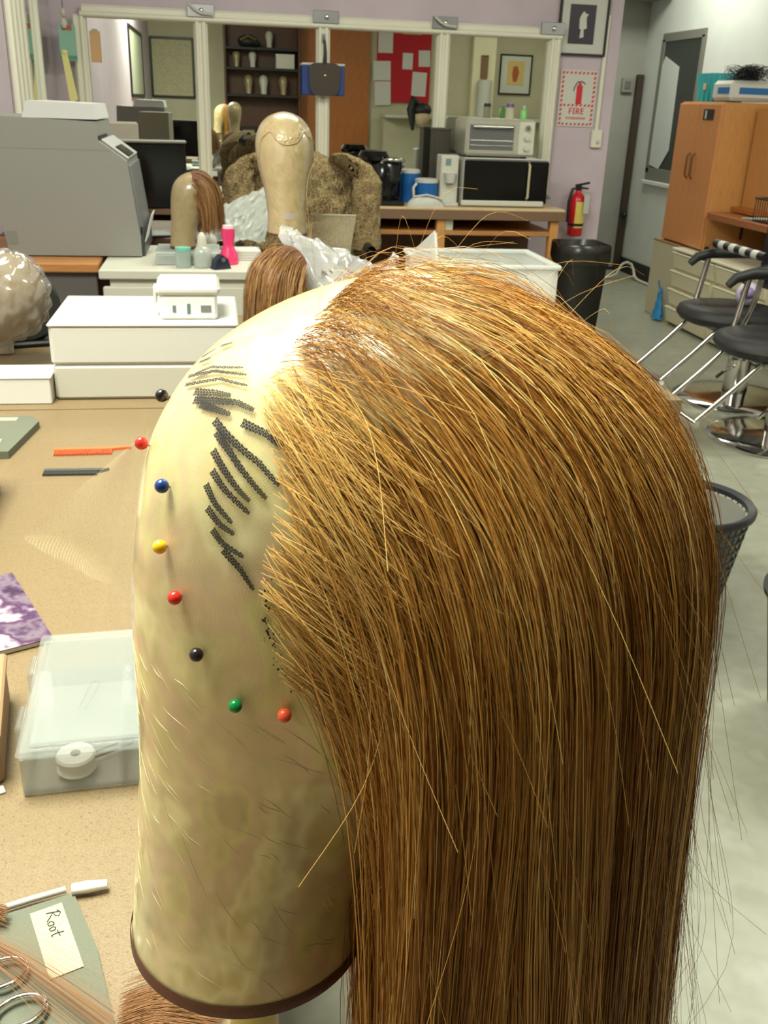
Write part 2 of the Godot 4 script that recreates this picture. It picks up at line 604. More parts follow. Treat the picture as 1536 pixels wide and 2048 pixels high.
func front_head() -> void:
	var at := V(0.0037, 0.8969, -0.3331)
	var turn := -deg_to_rad(189.2)
	head_block(at, turn, "large cream canvas head block in front, wearing the long half-tied blond wig")
	# the wig: cap, lace front, marks drawn on the lace, hair
	var w := thing("blond_wig", "long straight golden blond lace-front wig pinned on the front canvas block", "wig", at, turn)
	var cap := MB.new()
	cap.grid(90, 50, func(u: float, q: float):
		var t := 0.3 + 0.7 * q
		var e := minf(hairline(t) + lerpf(0.012, 0.058, smoothstep(0.5, 0.8, t)) / maxf(prof(t).w, 0.004), PI)
		return skull(e + (TAU - 2 * e) * u, t, 0.0012), V(-0.03, 0.15, 0))
	part(w, "cap", cap, M.cap, "tan wefted cap under the hair")
	var lace := MB.new()
	lace.grid(60, 60, func(u: float, q: float):
		var t := 0.40 + 0.56 * q
		var e := minf(hairline(t) + 0.3, 1.75)
		var lo := 0.2 if t > 0.6 else 0.2 + (0.6 - t) * 4.2
		var th := lerpf(minf(lo, e - 0.05), e, u)
		return skull(-th, t, 0.0008), V(-0.03, 0.15, 0))
	for i in lace.uv.size(): lace.uv[i] = lace.uv[i] * V2(22, 34)
	part(w, "lace_front", lace, M.net, "sheer net lace front")
	# the loose corner of the lace standing out beyond the pins
	var q0 := skull(-0.16, 0.66, 0.002)
	var q1 := skull(-0.35, 0.47, 0.002)
	var q2 := q0 + V(0.052, -0.046, 0.006)
	var flap := MB.new()
	flap.grid(20, 20, func(u: float, s: float):
		var inner := q0.lerp(q1, s)
		var outer := q0.lerp(q2, minf(1.0, s * 1.6 + 0.02)).lerp(q1, maxf(0.0, s * 1.6 - 1.0) * 0.9)
		var p := inner.lerp(outer, u)
		return p + V(0, 0, 0.002 * sin(u * 5.0 + s * 7.0)))
	for i in flap.uv.size(): flap.uv[i] = flap.uv[i] * V2(7, 11)
	part(w, "lace_corner", flap, M.net, "loose sheer corner of the lace")
	var st := [[[-0.454, 0.7383], [-0.611, 0.7483], [-0.724, 0.7517]], [[-0.497, 0.73], [-0.646, 0.74], [-0.785, 0.7467], [-0.89, 0.7433]], [[-0.567, 0.73], [-0.672, 0.7317], [-0.785, 0.7317]], [[-0.864, 0.7267], [-0.986, 0.7217], [-1.1, 0.7083]], [[-0.716, 0.72], [-0.873, 0.7033], [-1.012, 0.6883], [-1.117, 0.6683]], [[-0.759, 0.7083], [-0.864, 0.6933], [-0.995, 0.6683], [-1.082, 0.6517]], [[-0.785, 0.6883], [-0.873, 0.6717], [-0.969, 0.6533], [-1.021, 0.645]], [[-0.82, 0.6667], [-0.899, 0.6517], [-1.03, 0.6317]], [[-0.812, 0.65], [-0.873, 0.6333], [-0.969, 0.6167]], [[-0.846, 0.625], [-0.916, 0.6117], [-0.986, 0.605]], [[-0.89, 0.6033], [-0.942, 0.5917], [-1.038, 0.5833]], [[-0.951, 0.585], [-1.03, 0.57], [-1.1, 0.55]]]
	var thin := [[[-0.305, 0.7367], [-0.576, 0.765], [-0.777, 0.7683]], [[-0.253, 0.745], [-0.48, 0.77], [-0.724, 0.78]], [[-0.314, 0.7533], [-0.419, 0.7717], [-0.663, 0.7867]], [[-0.271, 0.795], [-0.358, 0.8067]], [[-0.227, 0.765], [-0.314, 0.7783]], [[-0.183, 0.77], [-0.253, 0.79]]]
	for k in 18:
		var s: Array = st[k] if k < 12 else thin[k - 12]
		part(w, "hairline_mark", mark(s, 0.0029 if k < 12 else 0.0015), M.ink, "black marker stroke showing the hair direction" if k == 0 else "")
	# faded dots of ink running down the sideburn
	var dots := MB.new()
	var r := RandomNumberGenerator.new()
	r.seed = 4
	var path := [[-1.073, 0.565], [-1.117, 0.545], [-1.161, 0.52], [-1.161, 0.5017], [-1.204, 0.4883], [-1.239, 0.4717], [-1.274, 0.4617], [-1.361, 0.44]]
	for k in 70:
		var i := r.randi_range(0, 6)
		var f := r.randf()
		var th: float = lerpf(path[i][0], path[i + 1][0], f) - absf(r.randfn(0, 0.05))
		var t: float = lerpf(path[i][1], path[i + 1][1], f) + r.randfn(0, 0.004)
		var p := skull(th, t, 0.0011)
		var nr := skull_normal(th, t)
		var e := nr.cross(Vector3.UP).normalized()
		var g := nr.cross(e)
		var s := r.randf_range(0.00015, 0.0004)
		dots.quad(p - e * s - g * s * 1.6, p + e * s - g * s, p + e * s + g * s * 1.5, p - e * s + g * s, nr)
	var dn := part(w, "ink_dots", dots, M.ink, "faded ink dots down the sideburn")
	dn.set_meta("kind", "stuff")
	# hair
	r.seed = 77
	var gold := [Color(0.60, 0.31, 0.068), Color(0.15, 0.034, 0.002), Color(0.76, 0.51, 0.18)]
	var guides := make_guides(1900, -0.085, r, 1.0, 1.0, 0.6)
	var hair := MB.new()
	strands(hair, guides, 19, r, 18, 0.0003, gold, 0.0052, 0.02, true)
	var hn := part(w, "hair", hair, M.hair, "long straight golden blond hair")
	hn.set_meta("kind", "stuff")
	# short knotted hairs thinning out along the hairline, and stray hairs
	var fine := MB.new()
	for k in 1500:
		var t := r.randf_range(0.45, 0.955)
		var th := hairline(t) - 0.10 + absf(r.randfn(0.0, 0.16))
		if th < 0.05: continue
		if r.randf() < 0.12: th = -th
		th = -th
		var p := skull(th, t, 0.0008)
		var nr := skull_normal(th, t)
		var flow := V(-1.0, -0.5, signf(th) * 0.5)
		flow = (flow - nr * flow.dot(nr)).normalized()
		flow = flow.rotated(nr, r.randfn(0.0, 0.22))
		var l := r.randf_range(0.012, 0.05)
		var lift := r.randf_range(0.05, 0.35)
		loose_hair(fine, [p, p + flow * l * 0.4 + nr * l * lift * 0.5, push_out(p + flow * l + nr * l * lift * 0.4 + V(0, -l * 0.2, 0), 0.002)], 0.00022, gold[0].lerp(gold[2], r.randf()) if t < 0.8 else gold[1].lerp(gold[0], r.randf()), 7)
	for k in 420:
		var gd: Dictionary = guides[r.randi_range(0, guides.size() - 1)]
		var src: Array = gd.pts
		var a := r.randi_range(0, src.size() / 2)
		var b := mini(src.size() - 1, a + r.randi_range(6, 30))
		var pts := []
		var o := V(r.randfn(0, 1), r.randfn(0, 0.4), r.randfn(0, 1)) * r.randf_range(0.004, 0.02)
		var out: Vector3 = src[b] - V(-0.055, src[b].y, 0)
		o += out.normalized() * r.randf_range(0.004, 0.022)
		for i in 4:
			var f := i / 3.0
			pts.append(src[int(lerpf(a, b, f))] + o * f * f + gd.n * 0.004)
		loose_hair(fine, pts, 0.00018, gold[0].lerp(gold[2], r.randf()), 12)
	# long hairs blown off the crown and the outside
	for k in 22:
		var th := r.randf_range(-2.6, -0.6)
		var t := r.randf_range(0.8, 0.99)
		var p := skull(th, t)
		var nr := skull_normal(th, t)
		var d := (V(r.randfn(-0.8, 0.6), r.randf_range(-0.1, 0.5), r.randfn(0.0, 0.7)) + nr * 0.5).normalized()
		var l := r.randf_range(0.02, 0.065)
		loose_hair(fine, [p, p + d * l * 0.5 + nr * 0.01, p + d * l + V(0, -0.012, 0) * r.randf()], 0.0001, gold[0].lerp(gold[2], r.randf()), 12)
	for k in 110:
		# long hairs drifting outside the curtain of hair
		var th := r.randf_range(2.3, 3.9)
		var p := V(-0.06 + cos(th) * 0.115, r.randf_range(0.0, 0.2), -absf(sin(th)) * 0.09 + 0.01)
		var o := V(cos(th), 0, -absf(sin(th))) * r.randf_range(0.0, 0.03)
		loose_hair(fine, [p, p + o * 0.6 + V(0, -0.06, 0), p + o * 1.2 + V(r.randfn(0, 0.006), -0.14, 0), p + o * 1.3 + V(r.randfn(0, 0.01), -0.2, 0)], 0.00015, gold[1].lerp(gold[0], r.randf()), 12)
	var fnn := part(w, "stray_hair", fine, M.hair, "fine stray hairs")
	fnn.set_meta("kind", "stuff")
	# pins
	var pins := [[-0.2, 0.6447, 228, 52, 44, "red ball-headed pin at the loose lace corner, highest of the coloured pins"], [-0.59, 0.6283, 22, 58, 128, "blue ball-headed pin in the lace"], [-0.65, 0.5617, 238, 186, 30, "yellow ball-headed pin in the lace"], [-0.78, 0.516, 214, 46, 34, "red ball-headed pin between the yellow pin and the black pin"], [-0.925, 0.463, 34, 26, 30, "black ball-headed pin between the red pin and the green pin"], [-1.135, 0.416, 10, 128, 62, "green ball-headed pin in the lace"], [-1.335, 0.4167, 222, 84, 54, "orange-red ball-headed pin beside the hair, right of the green pin"], [0.03, 0.69, 26, 24, 26, "dark ball-headed pin on the forehead edge above the red pin"]]
	for p in pins:
		var nr := skull_normal(p[0], p[1])
		var b := Basis(Vector3.UP, turn)
		var o := thing("ball_pin", p[5], "pin", at + b * skull(p[0], p[1], 0.0))
		nr = b * nr
		var ax := nr
		part(o, "shaft", MB.new().tube([-ax * 0.006, ax * 0.002], 0.00035, 6), M.grey_metal)
		part(o, "ball_head", MB.new().ball(ax * 0.003, V(0.0024, 0.0024, 0.0024)), mat(p[2], p[3], p[4], 0.15))

func V2(x: float, y: float) -> Vector2:
	return Vector2(x, y)

func mark(s: Array, width: float) -> MB:
	# a marker stroke broken up by the holes of the lace
	var mb := MB.new()
	var pts := []
	for i in s.size() - 1:
		var n := 14
		for k in n: pts.append(V2(lerpf(s[i][0], s[i + 1][0], float(k) / n), lerpf(s[i][1], s[i + 1][1], float(k) / n)))
	pts.append(V2(s[-1][0], s[-1][1]))
	for i in pts.size() - 1:
		var a := skull(pts[i].x, pts[i].y, 0.0011)
		var b := skull(pts[i + 1].x, pts[i + 1].y, 0.0011)
		var nr := skull_normal(pts[i].x, pts[i].y)
		var side := nr.cross((b - a).normalized()) * width * 0.5
		var f := float(i) / pts.size()
		side *= 1.0 - 0.5 * f + 0.12 * sin(i * 2.3)
		for k in 3:
			var u0 := -1.0 + k * 0.667
			var gap := 0.22 * float((i + k) % 2)
			mb.quad(a.lerp(b, gap) + side * (u0 + 0.01), a.lerp(b, gap) + side * (u0 + 0.62), b + side * (u0 + 0.62), b + side * (u0 + 0.01), nr)
	return mb

# ---------------------------------------------------------------- the room
func room() -> void:
	struct("floor", bx(V(2.1, -0.05, -2.75), V(6.2, 0.1, 10.9)), M.floor)
	struct("ceiling", bx(V(2.1, 2.65, -2.75), V(6.2, 0.1, 10.9)), M.ceiling)
	struct("wall_far", bx(V(0.7, 1.3, -5.87), V(3.2, 2.6, 0.14)), M.lilac)
	struct("wall_left", bx(V(-0.92, 1.3, -1.65), V(0.14, 2.6, 8.44)), M.lilac)
	struct("wall_alcove_side", bx(V(2.25, 1.3, -6.99), V(0.1, 2.6, 2.1)), M.grey_wall)
	struct("wall_alcove_end", bx(V(2.8, 1.3, -8.07), V(1.3, 2.6, 0.14)), M.grey_wall)
	struct("wall_right", bx(V(3.47, 1.3, -5.05), V(0.14, 2.6, 6.1)), M.pale_wall)
	struct("wall_right_return", bx(V(4.27, 1.3, -2.07), V(1.46, 2.6, 0.14)), M.pale_wall)
	struct("wall_right_near", bx(V(5.07, 1.3, 0.25), V(0.14, 2.6, 4.64)), M.cream_wall)
	struct("wall_near", bx(V(2.1, 1.3, 2.57), V(6.1, 2.6, 0.14)), M.cream_wall)
	struct("ceiling_soffit", bx(V(2.85, 2.33, -7.8), V(1.1, 0.54, 0.4)), M.grey_wall)
	struct("baseboard_right", bx(V(3.39, 0.06, -5.0), V(0.016, 0.12, 5.9), 0.003), M.black_soft)
	struct("baseboard_alcove", bx(V(2.85, 0.012, -7.99), V(1.08, 0.024, 0.012), 0.002), M.black_soft)
	struct("trim_1", bx(V(2.213, 1.45, -5.79), V(0.022, 0.62, 0.018), 0.003), M.white_rail, "cream cable trunking down the lilac wall")

func table_legs(t: Node3D, x0: float, x1: float, z0: float, z1: float, h: float, m: Material) -> void:
	for x in [x0, x1]:
		for z in [z0, z1]:
			part(t, "leg", bx(V(x, h / 2, z), V(0.05, h, 0.05), 0.004), m)

func tables() -> void:
	var t := thing("work_table", "near work table with a tan hardboard top under the grey cards and pin box", "table", V(-0.42, 0, -0.66))
	part(t, "tabletop", bx(V(0, 0.735, 0), V(0.84, 0.03, 1.946)), M.board)
	part(t, "edge_band", bx(V(0, 0.70, 0), V(0.82, 0.04, 1.92), 0.002), M.board_edge)
	table_legs(t, -0.36, 0.36, -0.9, 0.9, 0.68, M.dark_wood)
	t = thing("work_table", "second work table behind, its tan corner showing at the right of the blond hair", "table", V(0.015, 0, -2.03))
	part(t, "tabletop", bx(V(0, 0.735, 0), V(1.69, 0.03, 0.785)), M.board)
	part(t, "edge_band", bx(V(0, 0.70, 0), V(1.67, 0.04, 0.77), 0.002), M.board_edge)
	table_legs(t, -0.78, 0.78, -0.33, 0.33, 0.68, M.dark_wood)
	# the clamp that carries the front block
	var c := thing("table_clamp", "black wig block clamp on the table edge with a pale peg", "clamp", V(-0.008, 0.75, -0.34))
	part(c, "jaw", bx(V(-0.012, 0.014, -0.01), V(0.075, 0.028, 0.06), 0.006).box(V(0.02, -0.04, -0.01), V(0.02, 0.1, 0.05), 0.004).box(V(-0.01, -0.085, -0.01), V(0.06, 0.018, 0.05), 0.004), M.black)
	part(c, "screw", MB.new().tube([V(-0.015, -0.14, -0.01), V(-0.015, -0.068, -0.01)], 0.006, 10).tube([V(-0.045, -0.14, -0.01), V(0.015, -0.14, -0.01)], 0.004, 8), M.grey_metal)
	part(c, "peg", MB.new().lathe([V2(0, 0.0), V2(0.011, 0.0), V2(0.012, 0.1), V2(0.014, 0.151), V2(0, 0.152)], 16, V(0.0117, 0.0, 0.004)), mat(214, 202, 128, 0.5), "pale yellow wooden peg")

# ---------------------------------------------------------------- things on the near table
func near_table_things() -> void:
	# organiser box
	var o := thing("organizer_box", "clear plastic compartment box of hairpins on the near table", "organizer box", V(-0.078, 0.75, -0.712), 0.05)
	o.scale = V(0.95, 1.0, 0.78)
	var body := MB.new()
	body.box(V(0, 0.003, 0), V(0.19, 0.004, 0.22), 0.001)
	for s in [-1.0, 1.0]:
		body.box(V(s * 0.094, 0.018, 0), V(0.003, 0.034, 0.224), 0.001)
		body.box(V(0, 0.018, s * 0.111), V(0.19, 0.034, 0.003), 0.001)
	part(o, "tray", body, M.tub)
	for x in [-0.018, 0.045]:
		part(o, "divider", bx(V(x, 0.018, 0), V(0.0025, 0.03, 0.216)), M.tub)
	for z in [-0.035, 0.03]:
		part(o, "divider", bx(V(0.038, 0.018, z), V(0.11, 0.03, 0.0025)), M.tub)
	var lid := MB.new()
	lid.box(V(0, 0.0385, 0), V(0.196, 0.006, 0.23), 0.0028)
	lid.box(V(0, 0.043, 0), V(0.176, 0.003, 0.21), 0.0014)
	part(o, "lid", lid, M.tub_lid)
	for z in [-0.055, 0.045]:
		part(o, "latch", bx(V(-0.1005, 0.028, z), V(0.006, 0.022, 0.04), 0.002), M.tub)
	part(o, "front_latch", MB.new().lathe([V2(0, 0), V2(0.014, 0.0), V2(0.014, 0.003), V2(0, 0.003)], 20, V(0.03, 0.02, 0.112), Basis(Vector3.RIGHT, PI / 2), 1.0, 0.6), M.tub)
	# the pins and clips lying inside, each a thing of its own
	var kinds := ["black hairpin bent like a U", "dark hairpin lying across the box", "long dark hairpin leaning on a divider", "short dark hairpin at the back", "black hairpin beside the long one", "small dark hairpin near the front"]
	var spots := [[-0.052, -0.045, 1.4], [-0.03, 0.065, 0.5], [0.0, -0.055, 1.1], [0.012, -0.06, 2.0], [0.03, -0.05, 1.8], [0.02, 0.05, 0.15]]
	for i in 6:
		var s: Array = spots[i]
		var p := o.transform * V(s[0], 0.008 + 0.002 * i, s[1])
		var h := thing("hairpin", kinds[i] + ", inside the clear box", "hairpin", p, s[2], "hairpins in the clear box")
		part(h, "wire", MB.new().tube([V(-0.022, 0, 0.003), V(0.018, 0, 0.004), V(0.022, 0, 0), V(0.018, 0, -0.004), V(-0.02, 0.0, -0.003)], 0.0008, 6), M.black)
	for a in [[0.052, -0.07, 0.03, 0.014, 0.022, "grey stack of clips at the back of the clear box"], [0.055, 0.05, 0.035, 0.012, 0.014, "grey clip near the front of the clear box"]]:
		var p := o.transform * V(a[0], 0.006, a[1])
		var h := thing("hair_clip", a[5], "hair clip", p, 0.1)
		part(h, "plate", bx(V(0, a[3] / 2, 0), V(a[2] * 1.4, a[3], a[4]), 0.003), mat(96, 104, 104, 0.4))
		part(h, "spring_arm", bx(V(0, a[3] + 0.002, 0), V(a[2], 0.003, a[4] * 0.5), 0.001), M.grey_metal)
	var tape := thing("thread_reel", "small white reel inside the front of the clear box", "reel", o.transform * V(-0.055, 0.006, 0.085))
	tape.scale = V(0.7, 0.7, 0.7)
	part(tape, "core", MB.new().lathe([V2(0.006, 0.0), V2(0.02, 0.0), V2(0.022, 0.003), V2(0.02, 0.006), V2(0.02, 0.016), V2(0.022, 0.019), V2(0.02, 0.022), V2(0.006, 0.022), V2(0.006, 0.0)], 20), M.paper)
	# hair drawing card marked Root
	var ang := 0.42
	var c := thing("drawing_card", "grey-green hair drawing card with a handwritten Root label, under the scissors", "drawing card", V(-0.118, 0.75, -0.455), 0.0)
	var card := MB.new()
	card.prism([V2(-0.115, 0.02), V2(0.005, 0.059), V2(0.026, 0.009), V2(0.05, -0.075), V2(-0.09, -0.14), V2(-0.16, -0.06)], 0.003, Transform3D(Basis(Vector3.RIGHT, -PI / 2), V(0, 0.0016, 0)))
	part(c, "card", card, M.sage)
	part(c, "wire_edge", MB.new().tube([V(-0.115, 0.0045, -0.025), V(-0.02, 0.0045, -0.0555), V(0.0, 0.005, -0.0605)], 0.0022, 8), M.white)
	part(c, "wire_tip", MB.new().tube([V(0.004, 0.0055, -0.0595), V(0.014, 0.0055, -0.0605), V(0.027, 0.0055, -0.0615)], [0.0036, 0.0042, 0.0030], 12), mat(238, 238, 232, 0.3), "white rounded tip")
	var u := V(0.021, 0, 0.0545).normalized()
	var wv := V(u.z, 0, -u.x)
	var bs := Basis(u, Vector3.UP, -wv)
	var lab := part(c, "label_tape", bx(V(-0.0005, 0.0036, -0.0195), V(0.058, 0.0006, 0.0205), 0.0, bs), M.masking, "cream tape reading Root")
	var word := MB.new()
	var org := V(-0.0005, 0.0041, -0.0195)
	var pen := func(pts: Array):
		var q := []
		for p in pts: q.append(org + u * (p[0] * 0.001) + wv * (p[1] * 0.001))
		word.tube(q, 0.00035, 5)
	pen.call([[-24, -1], [-23, 3], [-22, 7]])
	pen.call([[-24, 6], [-21, 7.6], [-18.5, 6], [-19.5, 4], [-23, 3], [-20, 1], [-16.5, -2]])
	pen.call([[-14, 2], [-16, 0.5], [-15, -2], [-12.5, -1.5], [-12.3, 1], [-14, 2], [-12, 1.4]])
	pen.call([[-9.5, 2], [-11, 0.5], [-10, -2], [-7.8, -1.5], [-7.6, 1], [-9.5, 2]])
	pen.call([[-4, 6], [-4.6, 1], [-4, -2], [-2.5, -1.5]])
	pen.call([[-7, 2.4], [-4, 2.6], [-1.5, 3]])
	part(c, "handwriting", word, M.ink, "the word Root in black pen")
	# scissors
	var s := thing("scissors", "steel scissors with round finger loops on the Root card", "scissors", V(-0.138, 0.757, -0.43), 0.3)
	for k in 2:
		var loop := []
		var cx := 0.0045 if k == 0 else -0.002
		var cz := 0.012 if k == 0 else -0.02
		for i in 25:
			var a := TAU * i / 24.0
			loop.append(V(cx + cos(a) * 0.0145, 0.001, cz + sin(a) * 0.0105))
		part(s, "finger_loop", MB.new().tube(loop, 0.0017, 8, false), M.chrome)
		part(s, "blade", MB.new().tube([V(cx - 0.0145, 0.001, cz), V(-0.05, 0.001, -0.004 + 0.003 * k), V(-0.12, 0.0, 0.006 - 0.012 * k)], [0.0018, 0.003, 0.0006], 6), M.chrome)
	part(s, "pivot", MB.new().lathe([V2(0, 0), V2(0.004, 0), V2(0.003, 0.002), V2(0, 0.0022)], 12, V(-0.05, 0.0032, -0.003)), M.grey_metal)
	# brown hair lying by the clamp and on the card
	var r := RandomNumberGenerator.new()
	r.seed = 31
	var hh := thing("loose_hair_bundle", "flat bundle of light brown hair lying beside the grey card below the block", "hair bundle", V(-0.045, 0.752, -0.405))
	var hb := MB.new()
	for k in 700:
		var z := r.randfn(0.0, 0.013)
		var x := r.randf_range(-0.03, -0.018)
		var y := r.randf_range(0.0, 0.005) + 0.001
		loose_hair(hb, [V(x, y, z), V(x + 0.02, y + 0.003, z - 0.002 + r.randfn(0, 0.001)), V(x + 0.045 + r.randf() * 0.01, y, z * 1.2 + 0.004)], 0.0003, Color(0.34, 0.17, 0.07).lerp(Color(0.2, 0.09, 0.035), r.randf()), 6)
	part(hh, "strands", hb, M.hair).set_meta("kind", "stuff")
	hh = thing("loose_hair_bundle", "thin wisp of light brown hair across the Root card and scissors", "hair bundle", V(-0.15, 0.756, -0.47))
	hb = MB.new()
	for k in 90:
		var z := r.randfn(0.0, 0.006)
		var y := r.randf_range(0.003, 0.012)
		loose_hair(hb, [V(-0.05, y, z - 0.02), V(0.0, y + 0.006, z * 1.3 + 0.01), V(0.04, y + 0.002, z * 2 + 0.04), V(0.075, y, z * 2.2 + 0.07)], 0.0002, Color(0.4, 0.2, 0.09).lerp(Color(0.3, 0.14, 0.06), r.randf()), 8)
	part(hh, "strands", hb, M.hair).set_meta("kind", "stuff")
	# far drawing card
	c = thing("drawing_card", "grey-green drawing card with two cream tape labels by the white box", "drawing card", V(-0.36, 0.75, -1.475), 0.0)
	part(c, "card", MB.new().prism([V2(-0.1, 0.088), V2(0.045, 0.088), V2(0.06, 0.06), V2(0.04, -0.085), V2(-0.1, -0.085)], 0.012, Transform3D(Basis(Vector3.RIGHT, -PI / 2), V(0, 0.006, 0))), M.sage)
	part(c, "label_tape", bx(V(-0.005, 0.0125, -0.07), V(0.06, 0.001, 0.016)), M.masking)
	part(c, "label_tape", bx(V(-0.005, 0.0125, 0.04), V(0.052, 0.001, 0.02)), M.masking)
	# combs
	var comb := thing("comb", "orange fine-toothed comb lying on the tan table", "comb", V(-0.205, 0.75, -1.413), 0.02)
	var cb := MB.new()
	cb.prism([V2(-0.055, 0.004), V2(0.03, 0.004), V2(0.058, 0.011), V2(0.04, 0.014), V2(-0.055, 0.012)], 0.0035, Transform3D(Basis(Vector3.RIGHT, -PI / 2), V(0, 0.002, 0)))
	part(comb, "spine", cb, mat(232, 106, 56, 0.35))
	var teeth := MB.new()
	for i in 34: teeth.box(V(-0.053 + i * 0.0025, 0.0018, 0.0055), V(0.0013, 0.003, 0.019))
	part(comb, "teeth", teeth, mat(214, 88, 46, 0.4)).set_meta("kind", "stuff")
	comb = thing("comb", "dark grey comb lying below the orange comb", "comb", V(-0.217, 0.75, -1.322), -0.03)
	part(comb, "spine", MB.new().prism([V2(-0.044, 0.003), V2(0.036, 0.003), V2(0.046, 0.012), V2(-0.044, 0.012)], 0.004, Transform3D(Basis(Vector3.RIGHT, -PI / 2), V(0, 0.002, 0))), mat(70, 72, 70, 0.4))
	teeth = MB.new()
	for i in 36: teeth.box(V(-0.043 + i * 0.0021, 0.0019, 0.003), V(0.0012, 0.003, 0.012))
	part(comb, "teeth", teeth, mat(62, 64, 62, 0.4)).set_meta("kind", "stuff")
	# magazine
	var mg := thing("magazine", "purple glossy magazine with white script lettering at the left edge", "magazine", V(-0.265, 0.75, -0.90), 0.42)
	part(mg, "pages", bx(V(0, 0.003, 0), V(0.12, 0.005, 0.16), 0.0008), M.paper)
	var cov := noisy([C8(60, 40, 68), C8(120, 104, 120), C8(74, 48, 80), C8(196, 188, 190), C8(70, 44, 74)], 0.006, V(4, 4, 4), 0.2, FastNoiseLite.TYPE_SIMPLEX, 3)
	part(mg, "cover", bx(V(0, 0.006, 0), V(0.122, 0.001, 0.162)), cov)
	var sc := MB.new()
	for k in 3:
		var loop := []
		for i in 13:
			var a := TAU * i / 12.0 * 1.1
			loop.append(V(0.005 + k * 0.014 + cos(a) * 0.006, 0.0068, -0.06 + 0.003 * k + sin(a) * 0.009))
		sc.tube(loop, 0.0008, 5)
	part(mg, "lettering", sc, M.white, "white script letters")
	# boxes cut by the left edge
	var gb := thing("grey_box", "tall grey box at the left edge above the purple magazine", "box", V(-0.405, 0.75, -1.14), 0.0)
	part(gb, "body", bx(V(0, 0.04, 0), V(0.2, 0.08, 0.24), 0.004), mat(142, 138, 132, 0.6))
	part(gb, "lid", bx(V(0, 0.085, 0), V(0.206, 0.012, 0.246), 0.003), mat(150, 146, 140, 0.6))
	gb = thing("wooden_box", "low brown box at the left edge beside the clear pin box", "box", V(-0.245, 0.75, -0.69), 0.15)
	part(gb, "body", bx(V(0, 0.02, 0), V(0.11, 0.04, 0.12), 0.003), mat(150, 118, 84, 0.6))
	part(gb, "lid", bx(V(0, 0.043, 0), V(0.114, 0.008, 0.124), 0.002), mat(158, 126, 92, 0.6))
	var er := thing("paper_scrap", "tiny white paper scrap by the corner of the clear pin box", "paper", V(-0.183, 0.75, -0.63), 0.4)
	part(er, "sheet", bx(V(0, 0.001, 0), V(0.006, 0.002, 0.009), 0.0005), M.paper)

# ---------------------------------------------------------------- things on the second table
func small_wig(t: Node3D, seed_: int, count: int, per: int, y_end: float, cols: Array, vol: float, width := 0.0009) -> void:
	var r := RandomNumberGenerator.new()
	r.seed = seed_
	var cap := MB.new()
	cap.grid(40, 26, func(u: float, q: float):
		var tt := 0.36 + 0.64 * q
		var e := minf(hairline(tt) + 0.12, PI)
		return skull(e + (TAU - 2 * e) * u, tt, 0.003), V(-0.03, 0.15, 0))
	part(t, "cap", cap, mat(cols[1].r * 255 * 1.9 + 20, cols[1].g * 255 * 2.1 + 20, cols[1].b * 255 * 2.2 + 14, 0.8))
	var mb := MB.new()
	strands(mb, make_guides(count, y_end, r, vol), per, r, 12, width, cols, 0.007, 0.06)
	part(t, "hair", mb, M.hair).set_meta("kind", "stuff")

